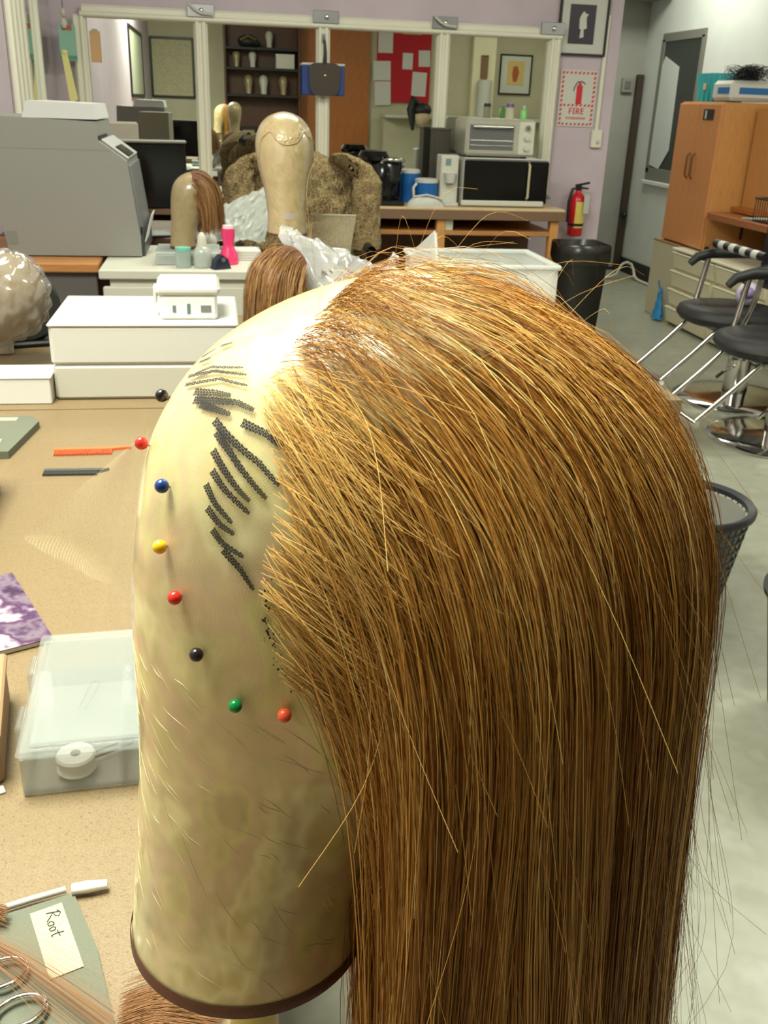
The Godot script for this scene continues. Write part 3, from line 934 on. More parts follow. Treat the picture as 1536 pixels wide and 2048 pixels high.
func second_table_things() -> void:
	var d := thing("storage_box", "long white plastic drawer box on the second table", "storage box", V(-0.138, 0.75, -1.815))
	part(d, "body", bx(V(0, 0.032, 0), V(0.318, 0.064, 0.25), 0.006), M.frosted_solid)
	part(d, "drawer", bx(V(0, 0.098, 0.0), V(0.322, 0.07, 0.252), 0.006), M.white)
	part(d, "lid", bx(V(0, 0.1335, 0), V(0.326, 0.007, 0.256), 0.003), M.white)
	d = thing("small_box", "small white lidded plastic box on top of the long white drawer box", "box", V(-0.062, 0.887, -1.775), 0.02)
	part(d, "body", bx(V(0, 0.022, 0), V(0.1, 0.044, 0.12), 0.005), M.frosted)
	part(d, "lid", bx(V(0, 0.052, 0), V(0.112, 0.017, 0.13), 0.006), M.white)
	part(d, "label", bx(V(0.03, 0.02, 0.0605), V(0.018, 0.012, 0.001)), mat(110, 110, 108, 0.6), "grey printed patch")
	part(d, "clip", bx(V(-0.058, 0.04, 0.02), V(0.006, 0.03, 0.03), 0.002), M.white)
	for q in [[-0.025, 0.012], [0.0, 0.018]]:
		part(d, "blue_mark", bx(V(q[0], 0.02, 0.0605), V(0.006, q[1], 0.001)), mat(96, 112, 116, 0.5))
	var b := thing("white_box", "low white carton in front of the plastic-wrapped head", "box", V(-0.40, 0.75, -1.71))
	part(b, "body", bx(V(0, 0.023, 0), V(0.2, 0.046, 0.085), 0.002), M.paper)
	part(b, "lid_flap", bx(V(0, 0.047, 0), V(0.203, 0.003, 0.088), 0.001), M.white)
	# plastic wrapped head lying on its side
	var h := thing("wrapped_head_block", "canvas head block lying wrapped in clear plastic at the left edge", "head block", V(-0.553, 0.81, -1.87), 0.0)
	h.rotation = V(0.0, 0.3, -1.35)
	h.scale = V(0.8, 0.8, 0.8)
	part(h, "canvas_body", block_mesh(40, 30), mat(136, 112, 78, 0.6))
	var wrap := MB.new()
	var nz := FastNoiseLite.new()
	nz.seed = 3
	nz.frequency = 15.0
	nz.fractal_octaves = 2
	wrap.grid(96, 72, func(u: float, q: float):
		var th: float = -PI + TAU * u
		var p := skull(th, q, 0.010)
		return p + skull_normal(th, minf(q, 0.99)) * (absf(nz.get_noise_3dv(p)) - 0.3) * 0.018, V(-0.03, 0.15, 0))
	part(h, "plastic_wrap", wrap, clear(150, 148, 144, 0.3, 0.1), "clear plastic wrap")
	# dark round mirror and beige folder behind it
	var k := thing("round_mirror", "black round-backed mirror standing behind the wrapped head", "mirror", V(-0.42, 0.75, -2.12), 0.3)
	part(k, "disc", MB.new().lathe([V2(0, -0.012), V2(0.07, -0.012), V2(0.077, 0), V2(0.07, 0.012), V2(0, 0.012)], 32, V(0, 0.08, 0), Basis(Vector3.RIGHT, PI / 2 - 0.2)), M.black)
	part(k, "foot", bx(V(0, 0.006, 0.0), V(0.12, 0.012, 0.08), 0.004), M.black)
	k = thing("beige_file", "beige plastic file standing at the left edge behind the wrapped head", "file", V(-0.53, 0.75, -2.02), 0.1)
	part(k, "cover", bx(V(0, 0.075, 0), V(0.2, 0.15, 0.02), 0.004), mat(176, 166, 150, 0.6))
	part(k, "rim", bx(V(0, 0.153, 0), V(0.204, 0.008, 0.026), 0.003), mat(206, 200, 186, 0.5))
	# the bald head block facing the camera
	var bp := V(0.15, 0.963, -2.27)
	var turn := -PI / 2 + 0.03
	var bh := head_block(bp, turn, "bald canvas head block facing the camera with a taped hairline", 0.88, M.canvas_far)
	# raised edge of the old tape cap
	var seam := MB.new()
	var rr := RandomNumberGenerator.new()
	rr.seed = 9
	var line := []
	for i in 49:
		var f := i / 48.0 * 2.0 - 1.0
		var th := f * 1.25
		var t := 0.64 + 0.05 * (1.0 - smoothstep(0.0, 0.55, absf(f))) * -1.0 + 0.055 * exp(-pow((absf(f) - 0.52) / 0.16, 2)) - 0.16 * smoothstep(0.75, 1.0, absf(f)) + rr.randfn(0, 0.004)
		line.append(skull(th, t, 0.0006))
	seam.tube(line, 0.0019, 6)
	part(bh, "tape_edge", seam, mat(150, 128, 96, 0.7), "wrinkled edge of the tape")
	var fold := MB.new()
	var nf := FastNoiseLite.new()
	nf.seed = 31
	nf.frequency = 40.0
	fold.grid(70, 14, func(u: float, q: float):
		var i: int = int(u * 48.0)
		var lower: float = 0.64 - 0.05 * (1.0 - smoothstep(0.0, 0.55, absf(u * 2.0 - 1.0))) + 0.055 * exp(-pow((absf(u * 2.0 - 1.0) - 0.52) / 0.16, 2)) - 0.16 * smoothstep(0.75, 1.0, absf(u * 2.0 - 1.0))
		var t: float = lower + 0.09 * q
		var p := skull((u * 2.0 - 1.0) * 1.25, t)
		return skull((u * 2.0 - 1.0) * 1.25, t, 0.0003 + 0.0028 * sin(PI * q) * (0.6 + nf.get_noise_2d(u * 1.6, q * 0.16) * 1.3)), V(-0.03, 0.15, 0))
	part(bh, "tape_fold", fold, M.canvas_far, "puckered fold of tape over the brow")
	var cr := MB.new()
	for sgn in [-1.0, 1.0]:
		for kk in 6:
			var pts := []
			for i in 8:
				pts.append(skull(sgn * (0.1 + kk * 0.17 + i * 0.012) + rr.randfn(0, 0.01), 0.66 + kk % 2 * 0.012 + i * 0.008, 0.0004))
			cr.tube(pts, 0.0006, 4)
	part(bh, "creases", cr, mat(176, 152, 112, 0.7), "fine creases in the tape").set_meta("kind", "stuff")
	var tp := MB.new()
	tp.grid(10, 4, func(u: float, q: float): return skull(-0.32 + 0.6 * u, 0.10 + 0.035 * q, 0.0006))
	part(bh, "lower_tape", tp, mat(150, 138, 128, 0.6), "grey strip of tape near the foot")
	var side := MB.new()
	var pl := []
	for i in 14: pl.append(skull(-0.55 - 0.03 * i + 0.05 * sin(i * 1.1), 0.70 + 0.016 * i, 0.0005))
	side.tube(pl, 0.0008, 4)
	part(bh, "crack", side, mat(110, 84, 60, 0.7))
	var cl := thing("block_clamp", "dark clamp and peg carrying the bald head block", "clamp", V(0.15, 0.75, -2.3))
	part(cl, "peg", MB.new().tube([V(0, 0.0, 0), V(0, 0.216, 0)], 0.012, 12), M.grey_metal)
	part(cl, "jaw", bx(V(0, 0.02, -0.03), V(0.06, 0.04, 0.12), 0.005), M.black)
	# reddish wig on a short block
	var g := thing("short_brown_wig", "short light brown wig on a low stand behind the front block", "wig", V(0.175, 0.75, -2.0), 0.25)
	g.scale = V(0.76, 0.76, 0.88)
	small_wig(g, 5, 320, 9, 0.06, [Color(0.36, 0.19, 0.075), Color(0.16, 0.07, 0.026), Color(0.44, 0.27, 0.11)], 1.3)
	part(g, "stand", MB.new().lathe([V2(0, 0), V2(0.05, 0), V2(0.05, 0.012), V2(0.03, 0.03), V2(0.03, 0.18), V2(0, 0.19)], 20, V(-0.05, 0, 0)), mat(120, 100, 80, 0.6))
	# crumpled clear plastic bag over it
	var bag := thing("plastic_bag", "crumpled clear plastic bag lying over the short brown wig", "plastic bag", V(0.25, 0.765, -2.04))
	var nb := FastNoiseLite.new()
	nb.seed = 14
	nb.frequency = 9.0
	var bm := MB.new()
	bm.grid(28, 20, func(u: float, q: float):
		var x := -0.13 + 0.25 * u
		var y := 0.245 - 0.10 * u + 0.05 * smoothstep(0.85, 1.0, u) - 0.17 * q * q
		var z := -0.04 + 0.13 * q
		var p := V(x, y, z)
		return p + V(nb.get_noise_3dv(p * 3.0), nb.get_noise_3dv(p * 3.0 + V(5, 0, 0)), nb.get_noise_3dv(p * 3.0 + V(0, 9, 0))) * 0.022, null, 0.0006)
	part(bag, "sheet", bm, M.bag)
	var tip := thing("plastic_sleeve", "pointed clear plastic sleeve standing above the blond hair", "plastic sleeve", V(0.415, 0.75, -1.985), 0.2)
	part(tip, "sheet", MB.new().prism([V2(-0.06, 0.0), V2(0.05, 0.0), V2(0.034, 0.19), V2(0.022, 0.265), V2(-0.03, 0.22)], 0.002), clear(226, 226, 222, 0.55, 0.3))
	part(tip, "fold", MB.new().tube([V(0.03, 0.0, 0.004), V(0.03, 0.2, 0.004), V(0.022, 0.26, 0.003)], 0.003, 6), clear(240, 240, 238, 0.6, 0.25))
	var bin := thing("clear_bin", "wide clear plastic bin behind the crown of the blond wig", "bin", V(0.575, 0.75, -2.14))
	bin.scale = V(0.86, 0.94, 1.0)
	var walls := bx(V(0, 0.1, 0.12), V(0.34, 0.19, 0.004), 0.001).box(V(0, 0.1, -0.12), V(0.34, 0.19, 0.004), 0.001).box(V(0.17, 0.1, 0), V(0.004, 0.19, 0.24), 0.001).box(V(-0.17, 0.1, 0), V(0.004, 0.19, 0.24), 0.001).box(V(0, 0.004, 0), V(0.34, 0.006, 0.24), 0.001)
	part(bin, "walls", walls, clear(232, 236, 232, 0.35, 0.3))
	part(bin, "rim", bx(V(0, 0.198, 0.122), V(0.356, 0.012, 0.014), 0.004).box(V(0, 0.198, -0.122), V(0.356, 0.012, 0.014), 0.004).box(V(0.172, 0.198, 0), V(0.014, 0.012, 0.24), 0.004).box(V(-0.172, 0.198, 0), V(0.014, 0.012, 0.24), 0.004), clear(214, 218, 214, 0.6, 0.3))
	var pp := thing("folded_cloth", "white folded cloth inside the clear bin", "cloth", V(0.575, 0.757, -2.14))
	pp.scale = V(0.86, 0.9, 1.0)
	part(pp, "lower_fold", bx(V(0, 0.03, 0), V(0.28, 0.05, 0.19), 0.02), mat(226, 222, 212, 0.9))
	part(pp, "upper_fold", bx(V(0.02, 0.08, 0), V(0.25, 0.05, 0.18), 0.02), mat(220, 220, 214, 0.9))

# ---------------------------------------------------------------- desks behind
func mid_desk_things() -> void:
	var d := thing("desk", "brown wooden desk under the big grey printer", "desk", V(-0.618, 0, -3.53))
	part(d, "desktop", bx(V(0, 0.735, 0), V(0.45, 0.03, 0.62), 0.004), M.oak_flat)
	part(d, "apron", bx(V(0, 0.66, 0.27), V(0.43, 0.12, 0.03), 0.003), mat(92, 88, 84, 0.5), "dark grey front panel")
	table_legs(d, -0.18, 0.18, -0.25, 0.22, 0.72, M.dark_wood)
	var u := thing("drawer_unit", "low white drawer unit carrying the pink bottle and small boxes", "drawer unit", V(-0.12, 0, -3.38))
	part(u, "body", bx(V(0, 0.36, 0), V(0.46, 0.72, 0.52), 0.004), M.offwhite)
	part(u, "top", bx(V(0, 0.735, 0), V(0.52, 0.03, 0.56), 0.004), M.offwhite)
	for i in 4:
		var f := part(u, "drawer", bx(V(0, 0.62 - i * 0.17, 0.268), V(0.5, 0.155, 0.018), 0.004), M.offwhite)
		part(f, "pull", bx(V(0, 0.62 - i * 0.17, 0.281), V(0.1, 0.012, 0.01), 0.003), M.grey_metal)
	# printer, its flat side towards the camera and its front to the right
	var p := thing("laser_printer", "big pale grey office printer with a white top cover, side towards camera", "printer", V(-0.49, 0.75, -3.58), 0.0)
	var side := [V2(-0.2, 0.02), V2(-0.17, 0.0), V2(0.225, 0.0), V2(0.225, 0.06), V2(0.195, 0.3), V2(0.11, 0.36), V2(0.105, 0.415), V2(-0.235, 0.425), V2(-0.24, 0.3)]
	part(p, "body", MB.new().prism(side, 0.44, Transform3D(Basis.IDENTITY, V(0, 0.004, 0))), M.printer)
	part(p, "top_cover", MB.new().prism([V2(-0.12, 0.0), V2(0.108, 0.0), V2(0.098, 0.046), V2(-0.10, 0.05)], 0.4, Transform3D(Basis.IDENTITY, V(0, 0.425, 0))), M.printer_lid, "white top cover")
	part(p, "control_panel", bx(V(0.158, 0.337, 0), V(0.1, 0.008, 0.36), 0.002, Basis(Vector3.BACK, -0.61)), mat(176, 176, 176, 0.4))
	part(p, "display", bx(V(0.178, 0.329, 0.06), V(0.05, 0.006, 0.2), 0.001, Basis(Vector3.BACK, -0.61)), M.black_gloss, "dark display strip")
	part(p, "paper_slot", bx(V(0.105, 0.37, 0.08), V(0.02, 0.014, 0.24), 0.002), M.black)
	part(p, "output_tray", bx(V(0.228, 0.05, 0), V(0.014, 0.1, 0.38), 0.003), mat(70, 72, 80, 0.4), "dark blue-grey tray")
	part(p, "front_cover", bx(V(0.213, 0.18, 0), V(0.01, 0.22, 0.38), 0.002, Basis(Vector3.BACK, 0.124)), mat(120, 120, 122, 0.4))
	part(p, "vent", bx(V(-0.185, 0.06, 0.2205), V(0.035, 0.04, 0.002)), mat(124, 124, 118, 0.6), "square grey vent")
	part(p, "seam", bx(V(-0.03, 0.335, 0.2202), V(0.36, 0.002, 0.001)), mat(130, 128, 122, 0.6))
	var sh := thing("printed_sheet", "white sheet of paper leaning on the printer's front", "paper", V(-0.252, 0.80, -3.45), 0.0)
	sh.rotation.z = -0.28
	part(sh, "sheet", bx(V(0, 0.045, 0), V(0.003, 0.09, 0.16), 0.0005), M.paper)
	# grey-topped carton and black monitor behind the printer
	var e := thing("monitor", "black flat monitor standing behind the printer", "monitor", V(-0.30, 0.75, -3.92), 0.25)
	part(e, "screen", bx(V(0, 0.22, 0), V(0.36, 0.24, 0.03), 0.008), M.black_gloss)
	part(e, "bezel", bx(V(0, 0.343, 0.002), V(0.364, 0.012, 0.036), 0.004), mat(120, 116, 108, 0.5))
	part(e, "stand", bx(V(0, 0.05, -0.01), V(0.06, 0.1, 0.03), 0.004).box(V(0, 0.006, 0), V(0.2, 0.012, 0.14), 0.004), M.black)
	var back := thing("desk", "plain brown desk behind the printer under the black monitor", "desk", V(-0.42, 0, -4.15))
	part(back, "desktop", bx(V(0, 0.735, 0), V(0.82, 0.03, 0.56), 0.004), M.dark_wood)
	table_legs(back, -0.36, 0.36, -0.25, 0.25, 0.72, M.dark_wood)
	var bo := thing("file_box", "open grey-brown carton beside the black monitor", "box", V(-0.42, 0.75, -4.25), 0.1)
	part(bo, "body", bx(V(0, 0.2, 0), V(0.2, 0.4, 0.2), 0.003), mat(150, 142, 128, 0.7))
	part(bo, "label", bx(V(-0.02, 0.27, 0.101), V(0.09, 0.08, 0.001)), mat(92, 90, 92, 0.5))
	# wig block with brown wig near the printer
	var g := thing("brown_wig_block", "small canvas block with a swept-back brown wig beside the printer", "wig", V(-0.125, 0.79, -3.3), PI + 0.45)
	g.scale = V(0.8, 0.8, 0.8)
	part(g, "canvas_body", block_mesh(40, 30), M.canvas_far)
	part(g, "base_rim", MB.new().lathe([V2(0.052, 0), V2(0.054, 0.0), V2(0.054, 0.012), V2(0.05, 0.012)], 28, V(0, 0, 0)), M.leather)
	small_wig(g, 15, 260, 9, 0.07, [Color(0.33, 0.17, 0.07), Color(0.15, 0.06, 0.022), Color(0.42, 0.25, 0.1)], 1.2, 0.0013)
	var st := thing("clear_case", "clear flat case under the small brown wig block", "case", V(-0.11, 0.75, -3.3), 0.0)
	part(st, "base", bx(V(0, 0.018, 0), V(0.2, 0.036, 0.2), 0.003), clear(200, 208, 204, 0.55, 0.2))
	part(st, "lid", bx(V(0, 0.038, 0), V(0.205, 0.005, 0.205), 0.002), clear(214, 220, 218, 0.6, 0.2))
	# bottles
	var b := thing("pink_bottle", "pink waisted plastic bottle on the white drawer unit", "bottle", V(0.022, 0.75, -3.24))
	part(b, "body", MB.new().lathe([V2(0, 0), V2(0.03, 0.0), V2(0.032, 0.006), V2(0.03, 0.03), V2(0.019, 0.052), V2(0.017, 0.066), V2(0.022, 0.09), V2(0.021, 0.112), V2(0, 0.113)], 24), mat(232, 62, 118, 0.22))
	part(b, "cap", MB.new().lathe([V2(0, 0.113), V2(0.018, 0.113), V2(0.017, 0.123), V2(0, 0.124)], 20), mat(250, 214, 220, 0.4), "pale cap")
	b = thing("spray_bottle", "small white-capped clear bottle beside the small brown wig block", "bottle", V(-0.062, 0.75, -3.165))
	part(b, "body", MB.new().lathe([V2(0, 0), V2(0.026, 0), V2(0.028, 0.005), V2(0.028, 0.05), V2(0.018, 0.066), V2(0, 0.068)], 20), clear(206, 214, 206, 0.5, 0.15))
	part(b, "cap", MB.new().lathe([V2(0, 0.066), V2(0.016, 0.066), V2(0.013, 0.095), V2(0.006, 0.108), V2(0, 0.11)], 20), M.offwhite)
	b = thing("glass_jar", "short clear jar with a dark top left of the pink bottle", "jar", V(-0.122, 0.75, -3.165))
	part(b, "body", MB.new().lathe([V2(0, 0), V2(0.024, 0), V2(0.025, 0.05), V2(0, 0.051)], 20), clear(196, 212, 206, 0.5, 0.1))
	part(b, "lid", MB.new().lathe([V2(0, 0.051), V2(0.025, 0.051), V2(0.025, 0.062), V2(0, 0.063)], 20), mat(116, 190, 170, 0.4), "teal lid")
	b = thing("hair_clamp", "dark blue hair clamp lying left of the pink bottle", "clip", V(-0.005, 0.75, -3.14), 0.5)
	part(b, "jaw", MB.new().prism([V2(-0.03, 0), V2(0.03, 0.0), V2(0.02, 0.03), V2(0.0, 0.045), V2(-0.02, 0.03)], 0.03), mat(36, 40, 58, 0.35))
	part(b, "spring", MB.new().tube([V(0, 0.03, -0.022), V(0, 0.03, 0.022)], 0.007, 10), M.grey_metal)
	b = thing("paper_stack", "small stack of white cards behind the pink bottle", "papers", V(0.06, 0.75, -3.36), 0.1)
	for i in 4: part(b, "card", bx(V(0.002 * i, 0.004 + 0.008 * i, 0.0), V(0.12, 0.0075, 0.1), 0.001), M.paper)

func coat_chair() -> void:
	var ch := thing("office_chair", "black office chair under the leopard print coat", "chair", V(0.36, 0, -4.28), 0.0)
	part(ch, "seat", bx(V(0, 0.46, 0), V(0.48, 0.08, 0.46), 0.03), M.black_soft)
	part(ch, "backrest", bx(V(0, 0.8, -0.2), V(0.44, 0.46, 0.07), 0.03), M.black_soft)
	part(ch, "column", MB.new().tube([V(0, 0.08, 0), V(0, 0.43, 0)], 0.03, 14), M.black)
	for i in 5:
		var a := TAU * i / 5.0 + 0.3
		part(ch, "foot", MB.new().tube([V(0, 0.09, 0), V(cos(a) * 0.28, 0.05, sin(a) * 0.28)], [0.03, 0.018], 8).ball(V(cos(a) * 0.28, 0.03, sin(a) * 0.28), V(0.03, 0.03, 0.03), 10, 6), M.black)
	for s in [-1.0, 1.0]:
		part(ch, "armrest", MB.new().tube([V(s * 0.27, 0.44, 0.05), V(s * 0.29, 0.64, 0.05), V(s * 0.28, 0.665, 0.1), V(s * 0.28, 0.665, -0.14)], 0.022, 8), M.black)
	var co := thing("leopard_coat", "shaggy leopard print coat draped over the office chair behind the bald head", "coat", V(0.36, 0.62, -4.28), 0.0)
	var nz := FastNoiseLite.new()
	nz.seed = 6
	nz.frequency = 3.2
	var torso := MB.new()
	torso.grid(56, 36, func(u: float, q: float):
		var a: float = TAU * u
		var y: float = 0.44 * (1.0 - q)
		var w: float = 0.16 + 0.10 * smoothstep(0.0, 0.35, q) + 0.03 * q
		var p := V(cos(a) * w * minf(1.0, sqrt(q * 8.0)), y, -0.18 + sin(a) * (0.07 + 0.05 * q) * minf(1.0, sqrt(q * 8.0)))
		var k := nz.get_noise_3dv(p * 2.4) * 0.035 + nz.get_noise_3dv(p * 9.0) * 0.012
		return p + V(cos(a), 0.3, sin(a)) * k, V(0, 0.15, -0.18))
	part(co, "body", torso, M.leopard)
	for s in [-1.0, 1.0]:
		var sl := MB.new()
		sl.grid(26, 26, func(u: float, q: float):
			var a: float = TAU * u
			var c := V(s * (0.15 + 0.13 * smoothstep(0.0, 0.5, q)), 0.41 - 0.36 * q * q - 0.02 * q, -0.12 + 0.04 * q)
			var p: Vector3 = c + V(cos(a) * 0.065, sin(a) * 0.04 * (1.0 - q), sin(a) * 0.062) * (0.25 + 0.75 * minf(1.0, sqrt(q * 5.0)))
			return p + V(cos(a), 0.2, sin(a)) * (nz.get_noise_3dv(p * 6.0) * 0.018), V(s * 0.24, 0.2, -0.1))
		part(co, "sleeve", sl, M.leopard)
	var fur := MB.new()
	var r := RandomNumberGenerator.new()
	r.seed = 41
	for k in 2600:
		var i := r.randi_range(0, torso.v.size() - 1)
		var p := torso.v[i]
		var nr := torso.n[i]
		if nr.y < -0.4: continue
		loose_hair(fur, [p, p + nr * 0.01 + V(0, -0.006, 0), p + nr * 0.014 + V(r.randfn(0, 0.006), -0.022, r.randfn(0, 0.004))], 0.0016, Color(0.55, 0.45, 0.26).lerp(Color(0.12, 0.07, 0.03), 1.0 if r.randf() < 0.3 else r.randf() * 0.3), 3)
	part(co, "fur", fur, M.hair, "long speckled pile").set_meta("kind", "stuff")
	var sc := thing("plastic_sheet", "clear plastic sheet hanging beside the bald head block", "plastic sheet", V(0.27, 0.75, -2.385), 0.0)
	part(sc, "sheet", MB.new().prism([V2(-0.07, 0.0), V2(0.02, 0.0), V2(0.055, 0.25), V2(-0.05, 0.25), V2(-0.06, 0.12)], 0.0015), clear(178, 168, 142, 0.35, 0.2))
	part(sc, "hem", bx(V(0.002, 0.25, 0), V(0.106, 0.004, 0.004), 0.001), clear(196, 188, 166, 0.5, 0.25))
	sc = thing("white_bag", "white and clear plastic bag behind the bald head on its left", "plastic bag", V(0.055, 0.75, -3.6), 0.0)
	var nb := FastNoiseLite.new()
	nb.seed = 2
	nb.frequency = 8.0
	part(sc, "sheet", MB.new().grid(18, 14, func(u: float, q: float):
		var p := V(-0.12 + 0.22 * u + 0.06 * q, 0.03 + 0.2 * q * (0.55 + 0.45 * u), 0.04 - 0.1 * q)
		return p + V(nb.get_noise_3dv(p * 4.0), nb.get_noise_3dv(p * 4.0 + V(3, 0, 0)), nb.get_noise_3dv(p * 4.0 + V(0, 0, 7))) * 0.018, null, 0.001), clear(186, 190, 184, 0.6, 0.3))
	part(sc, "knot", MB.new().ball(V(-0.1, 0.03, 0.04), V(0.03, 0.03, 0.03), 12, 8), M.white)

# ---------------------------------------------------------------- counter and mirror wall
func counter() -> void:
	var c := thing("counter", "long wooden counter with a shelf under the mirror wall", "counter", V(0.62, 0, -5.5))
	part(c, "countertop", bx(V(0, 0.73, 0), V(2.52, 0.04, 0.52), 0.005), noisy([C8(196, 170, 132), C8(210, 186, 150)], 0.02, V(1, 6, 6), 0.4))
	part(c, "shelf", bx(V(0, 0.615, 0.0), V(2.44, 0.024, 0.48), 0.003), M.oak_flat)
	part(c, "front_edge", bx(V(0, 0.713, 0.262), V(2.52, 0.05, 0.008), 0.002), mat(120, 92, 70, 0.5))
	for x in [-1.2, -0.05, 0.565, 1.21]:
		part(c, "leg", bx(V(x, 0.355, 0.22), V(0.05, 0.71, 0.05), 0.004), M.oak)
	part(c, "back_panel", bx(V(0, 0.4, -0.245), V(2.44, 0.62, 0.02), 0.002), M.dark_wood)
	for a in [[0.6, 0.07, 0.08, "white carton on the counter shelf below the white dispenser"], [-0.35, 0.12, 0.06, "grey carton on the counter shelf at the left"], [0.05, 0.1, 0.05, "white carton on the counter shelf below the coffee machine"]]:
		var b := thing("shelf_carton", a[3], "box", V(0.62 + a[0], 0.627, -5.33))
		part(b, "body", bx(V(0, a[2] / 2, 0), V(a[1], a[2], 0.12), 0.003), M.offwhite)
		part(b, "flap", bx(V(0, a[2] + 0.001, 0), V(a[1] * 1.02, 0.003, 0.122), 0.001), M.white)
	# coffee machine
	var k := thing("coffee_machine", "black pod coffee machine with a chrome handle on the counter", "coffee machine", V(0.87, 0.75, -5.42))
	part(k, "body", MB.new().lathe([V2(0, 0.0), V2(0.1, 0.0), V2(0.105, 0.01), V2(0.105, 0.19), V2(0.09, 0.215), V2(0, 0.22)], 28, V(0.01, 0.02, -0.01), Basis.IDENTITY, 1.0, 1.15), M.black_gloss)
	part(k, "base", bx(V(0, 0.012, 0.02), V(0.22, 0.024, 0.28), 0.008), M.black)
	part(k, "brew_head", MB.new().lathe([V2(0, 0), V2(0.075, 0), V2(0.085, 0.02), V2(0.07, 0.045), V2(0, 0.05)], 24, V(-0.05, 0.225, 0.04)), M.black_gloss)
	part(k, "water_tank", bx(V(-0.09, 0.13, 0.0), V(0.05, 0.2, 0.18), 0.015), mat(70, 66, 66, 0.15), "smoky water tank")
	var ring := []
	for i in 17: ring.append(V(0.045 + cos(PI * i / 16.0) * 0.062, 0.222 + 0.01 * sin(PI * i / 16.0), 0.075 + sin(PI * i / 16.0) * 0.05))
	part(k, "handle", MB.new().tube(ring, 0.01, 10), M.chrome, "chrome arch handle")
	# tins and cups
	for a in [[1.05, -5.52, 0.056, 0.155, "tall blue tin with a white lid behind the blue tub"], [1.122, -5.4, 0.062, 0.115, "short blue tub with a white lid and handle on the counter"]]:
		var b := thing("blue_tin", a[4], "tin", V(a[0], 0.75, a[1]))
		part(b, "body", MB.new().lathe([V2(0, 0), V2(a[2], 0), V2(a[2], a[3]), V2(0, a[3])], 24), mat(30, 96, 168, 0.3))
		part(b, "lid", MB.new().lathe([V2(0, a[3]), V2(a[2] + 0.003, a[3]), V2(a[2] + 0.003, a[3] + 0.016), V2(a[2] * 0.8, a[3] + 0.022), V2(0, a[3] + 0.022)], 24), M.white)
		if a[3] < 0.13:
			part(b, "handle", MB.new().tube([V(-a[2], 0.11, 0.03), V(-a[2] - 0.02, 0.09, 0.05), V(-a[2] - 0.015, 0.03, 0.05), V(-a[2] + 0.005, 0.01, 0.04)], 0.008, 8), M.white)
	var bg := thing("paper_filter_bag", "crumpled white bag lying in front of the blue tins", "bag", V(1.1, 0.75, -5.285))
	var nz := FastNoiseLite.new()
	nz.seed = 11
	nz.frequency = 14.0
	part(bg, "bag", MB.new().grid(28, 14, func(u: float, q: float):
		var a: float = TAU * u
		var b: float = PI / 2 * q
		var p := V(cos(a) * cos(b) * 0.105, sin(b) * 0.06, sin(a) * cos(b) * 0.04)
		return p + V(1, 1, 1) * nz.get_noise_3dv(p) * 0.012 * sin(b), V(0, -0.05, 0)), M.white)
	part(bg, "fold", MB.new().tube([V(-0.07, 0.05, 0.02), V(0.0, 0.062, 0.025), V(0.09, 0.04, 0.03)], 0.006, 6), M.white)
	var tw := thing("cup_dispenser", "tall white dispenser box between the blue tins and the microwave", "dispenser", V(1.24, 0.75, -5.42))
	part(tw, "body", bx(V(0, 0.13, 0), V(0.1, 0.26, 0.12), 0.006), M.offwhite)
	part(tw, "window", bx(V(-0.01, 0.225, 0.061), V(0.03, 0.035, 0.002)), mat(120, 140, 150, 0.3), "small grey-blue window")
	part(tw, "cup", MB.new().lathe([V2(0, 0.0), V2(0.028, 0.0), V2(0.036, 0.05), V2(0, 0.05)], 18, V(0.0, 0.12, 0.075)), M.white)
	part(tw, "drip_tray", bx(V(0, 0.01, 0.085), V(0.09, 0.02, 0.06), 0.004), M.white)
	# microwave with the toaster oven on top
	var mw := thing("microwave", "black-fronted microwave oven on the counter under the toaster oven", "microwave", V(1.545, 0.75, -5.5))
	part(mw, "body", bx(V(0, 0.125, 0), V(0.48, 0.25, 0.36), 0.01), mat(176, 174, 166, 0.4))
	part(mw, "door", bx(V(-0.055, 0.13, 0.184), V(0.36, 0.22, 0.012), 0.006), M.black_gloss, "black glass door")
	part(mw, "keypad", bx(V(0.185, 0.13, 0.184), V(0.11, 0.22, 0.012), 0.004), M.black_gloss)
	part(mw, "handle", MB.new().tube([V(0.125, 0.05, 0.193), V(0.125, 0.055, 0.206), V(0.125, 0.22, 0.206), V(0.125, 0.225, 0.193)], 0.007, 8), mat(190, 180, 150, 0.4))
	part(mw, "bottom_trim", bx(V(-0.01, 0.02, 0.188), V(0.47, 0.03, 0.016), 0.006), M.offwhite)
	part(mw, "top_trim", bx(V(0, 0.25, 0.183), V(0.476, 0.008, 0.012), 0.002), M.white)
	part(mw, "knob", MB.new().lathe([V2(0, 0), V2(0.016, 0), V2(0.014, 0.014), V2(0, 0.015)], 16, V(0.252, 0.06, 0.17), Basis(Vector3.RIGHT, PI / 2)), M.chrome)
	var to := thing("toaster_oven", "silver toaster oven with a glass door on top of the microwave", "toaster oven", V(1.52, 1.004, -5.52))
	part(to, "body", bx(V(0, 0.1, -0.01), V(0.39, 0.19, 0.28), 0.014), mat(196, 192, 178, 0.3, 0.4))
	part(to, "cavity", bx(V(-0.05, 0.1, 0.125), V(0.25, 0.13, 0.014), 0.003), mat(92, 92, 96, 0.3))
	part(to, "glass_door", bx(V(-0.05, 0.1, 0.137), V(0.262, 0.14, 0.006), 0.002), M.glass)
	part(to, "door_handle", MB.new().tube([V(-0.16, 0.155, 0.15), V(0.06, 0.155, 0.15)], 0.007, 8), M.chrome)
	part(to, "rack", MB.new().tube([V(-0.17, 0.085, 0.134), V(0.07, 0.085, 0.134)], 0.004, 6).tube([V(-0.17, 0.06, 0.134), V(0.07, 0.06, 0.134)], 0.002, 6), M.chrome)
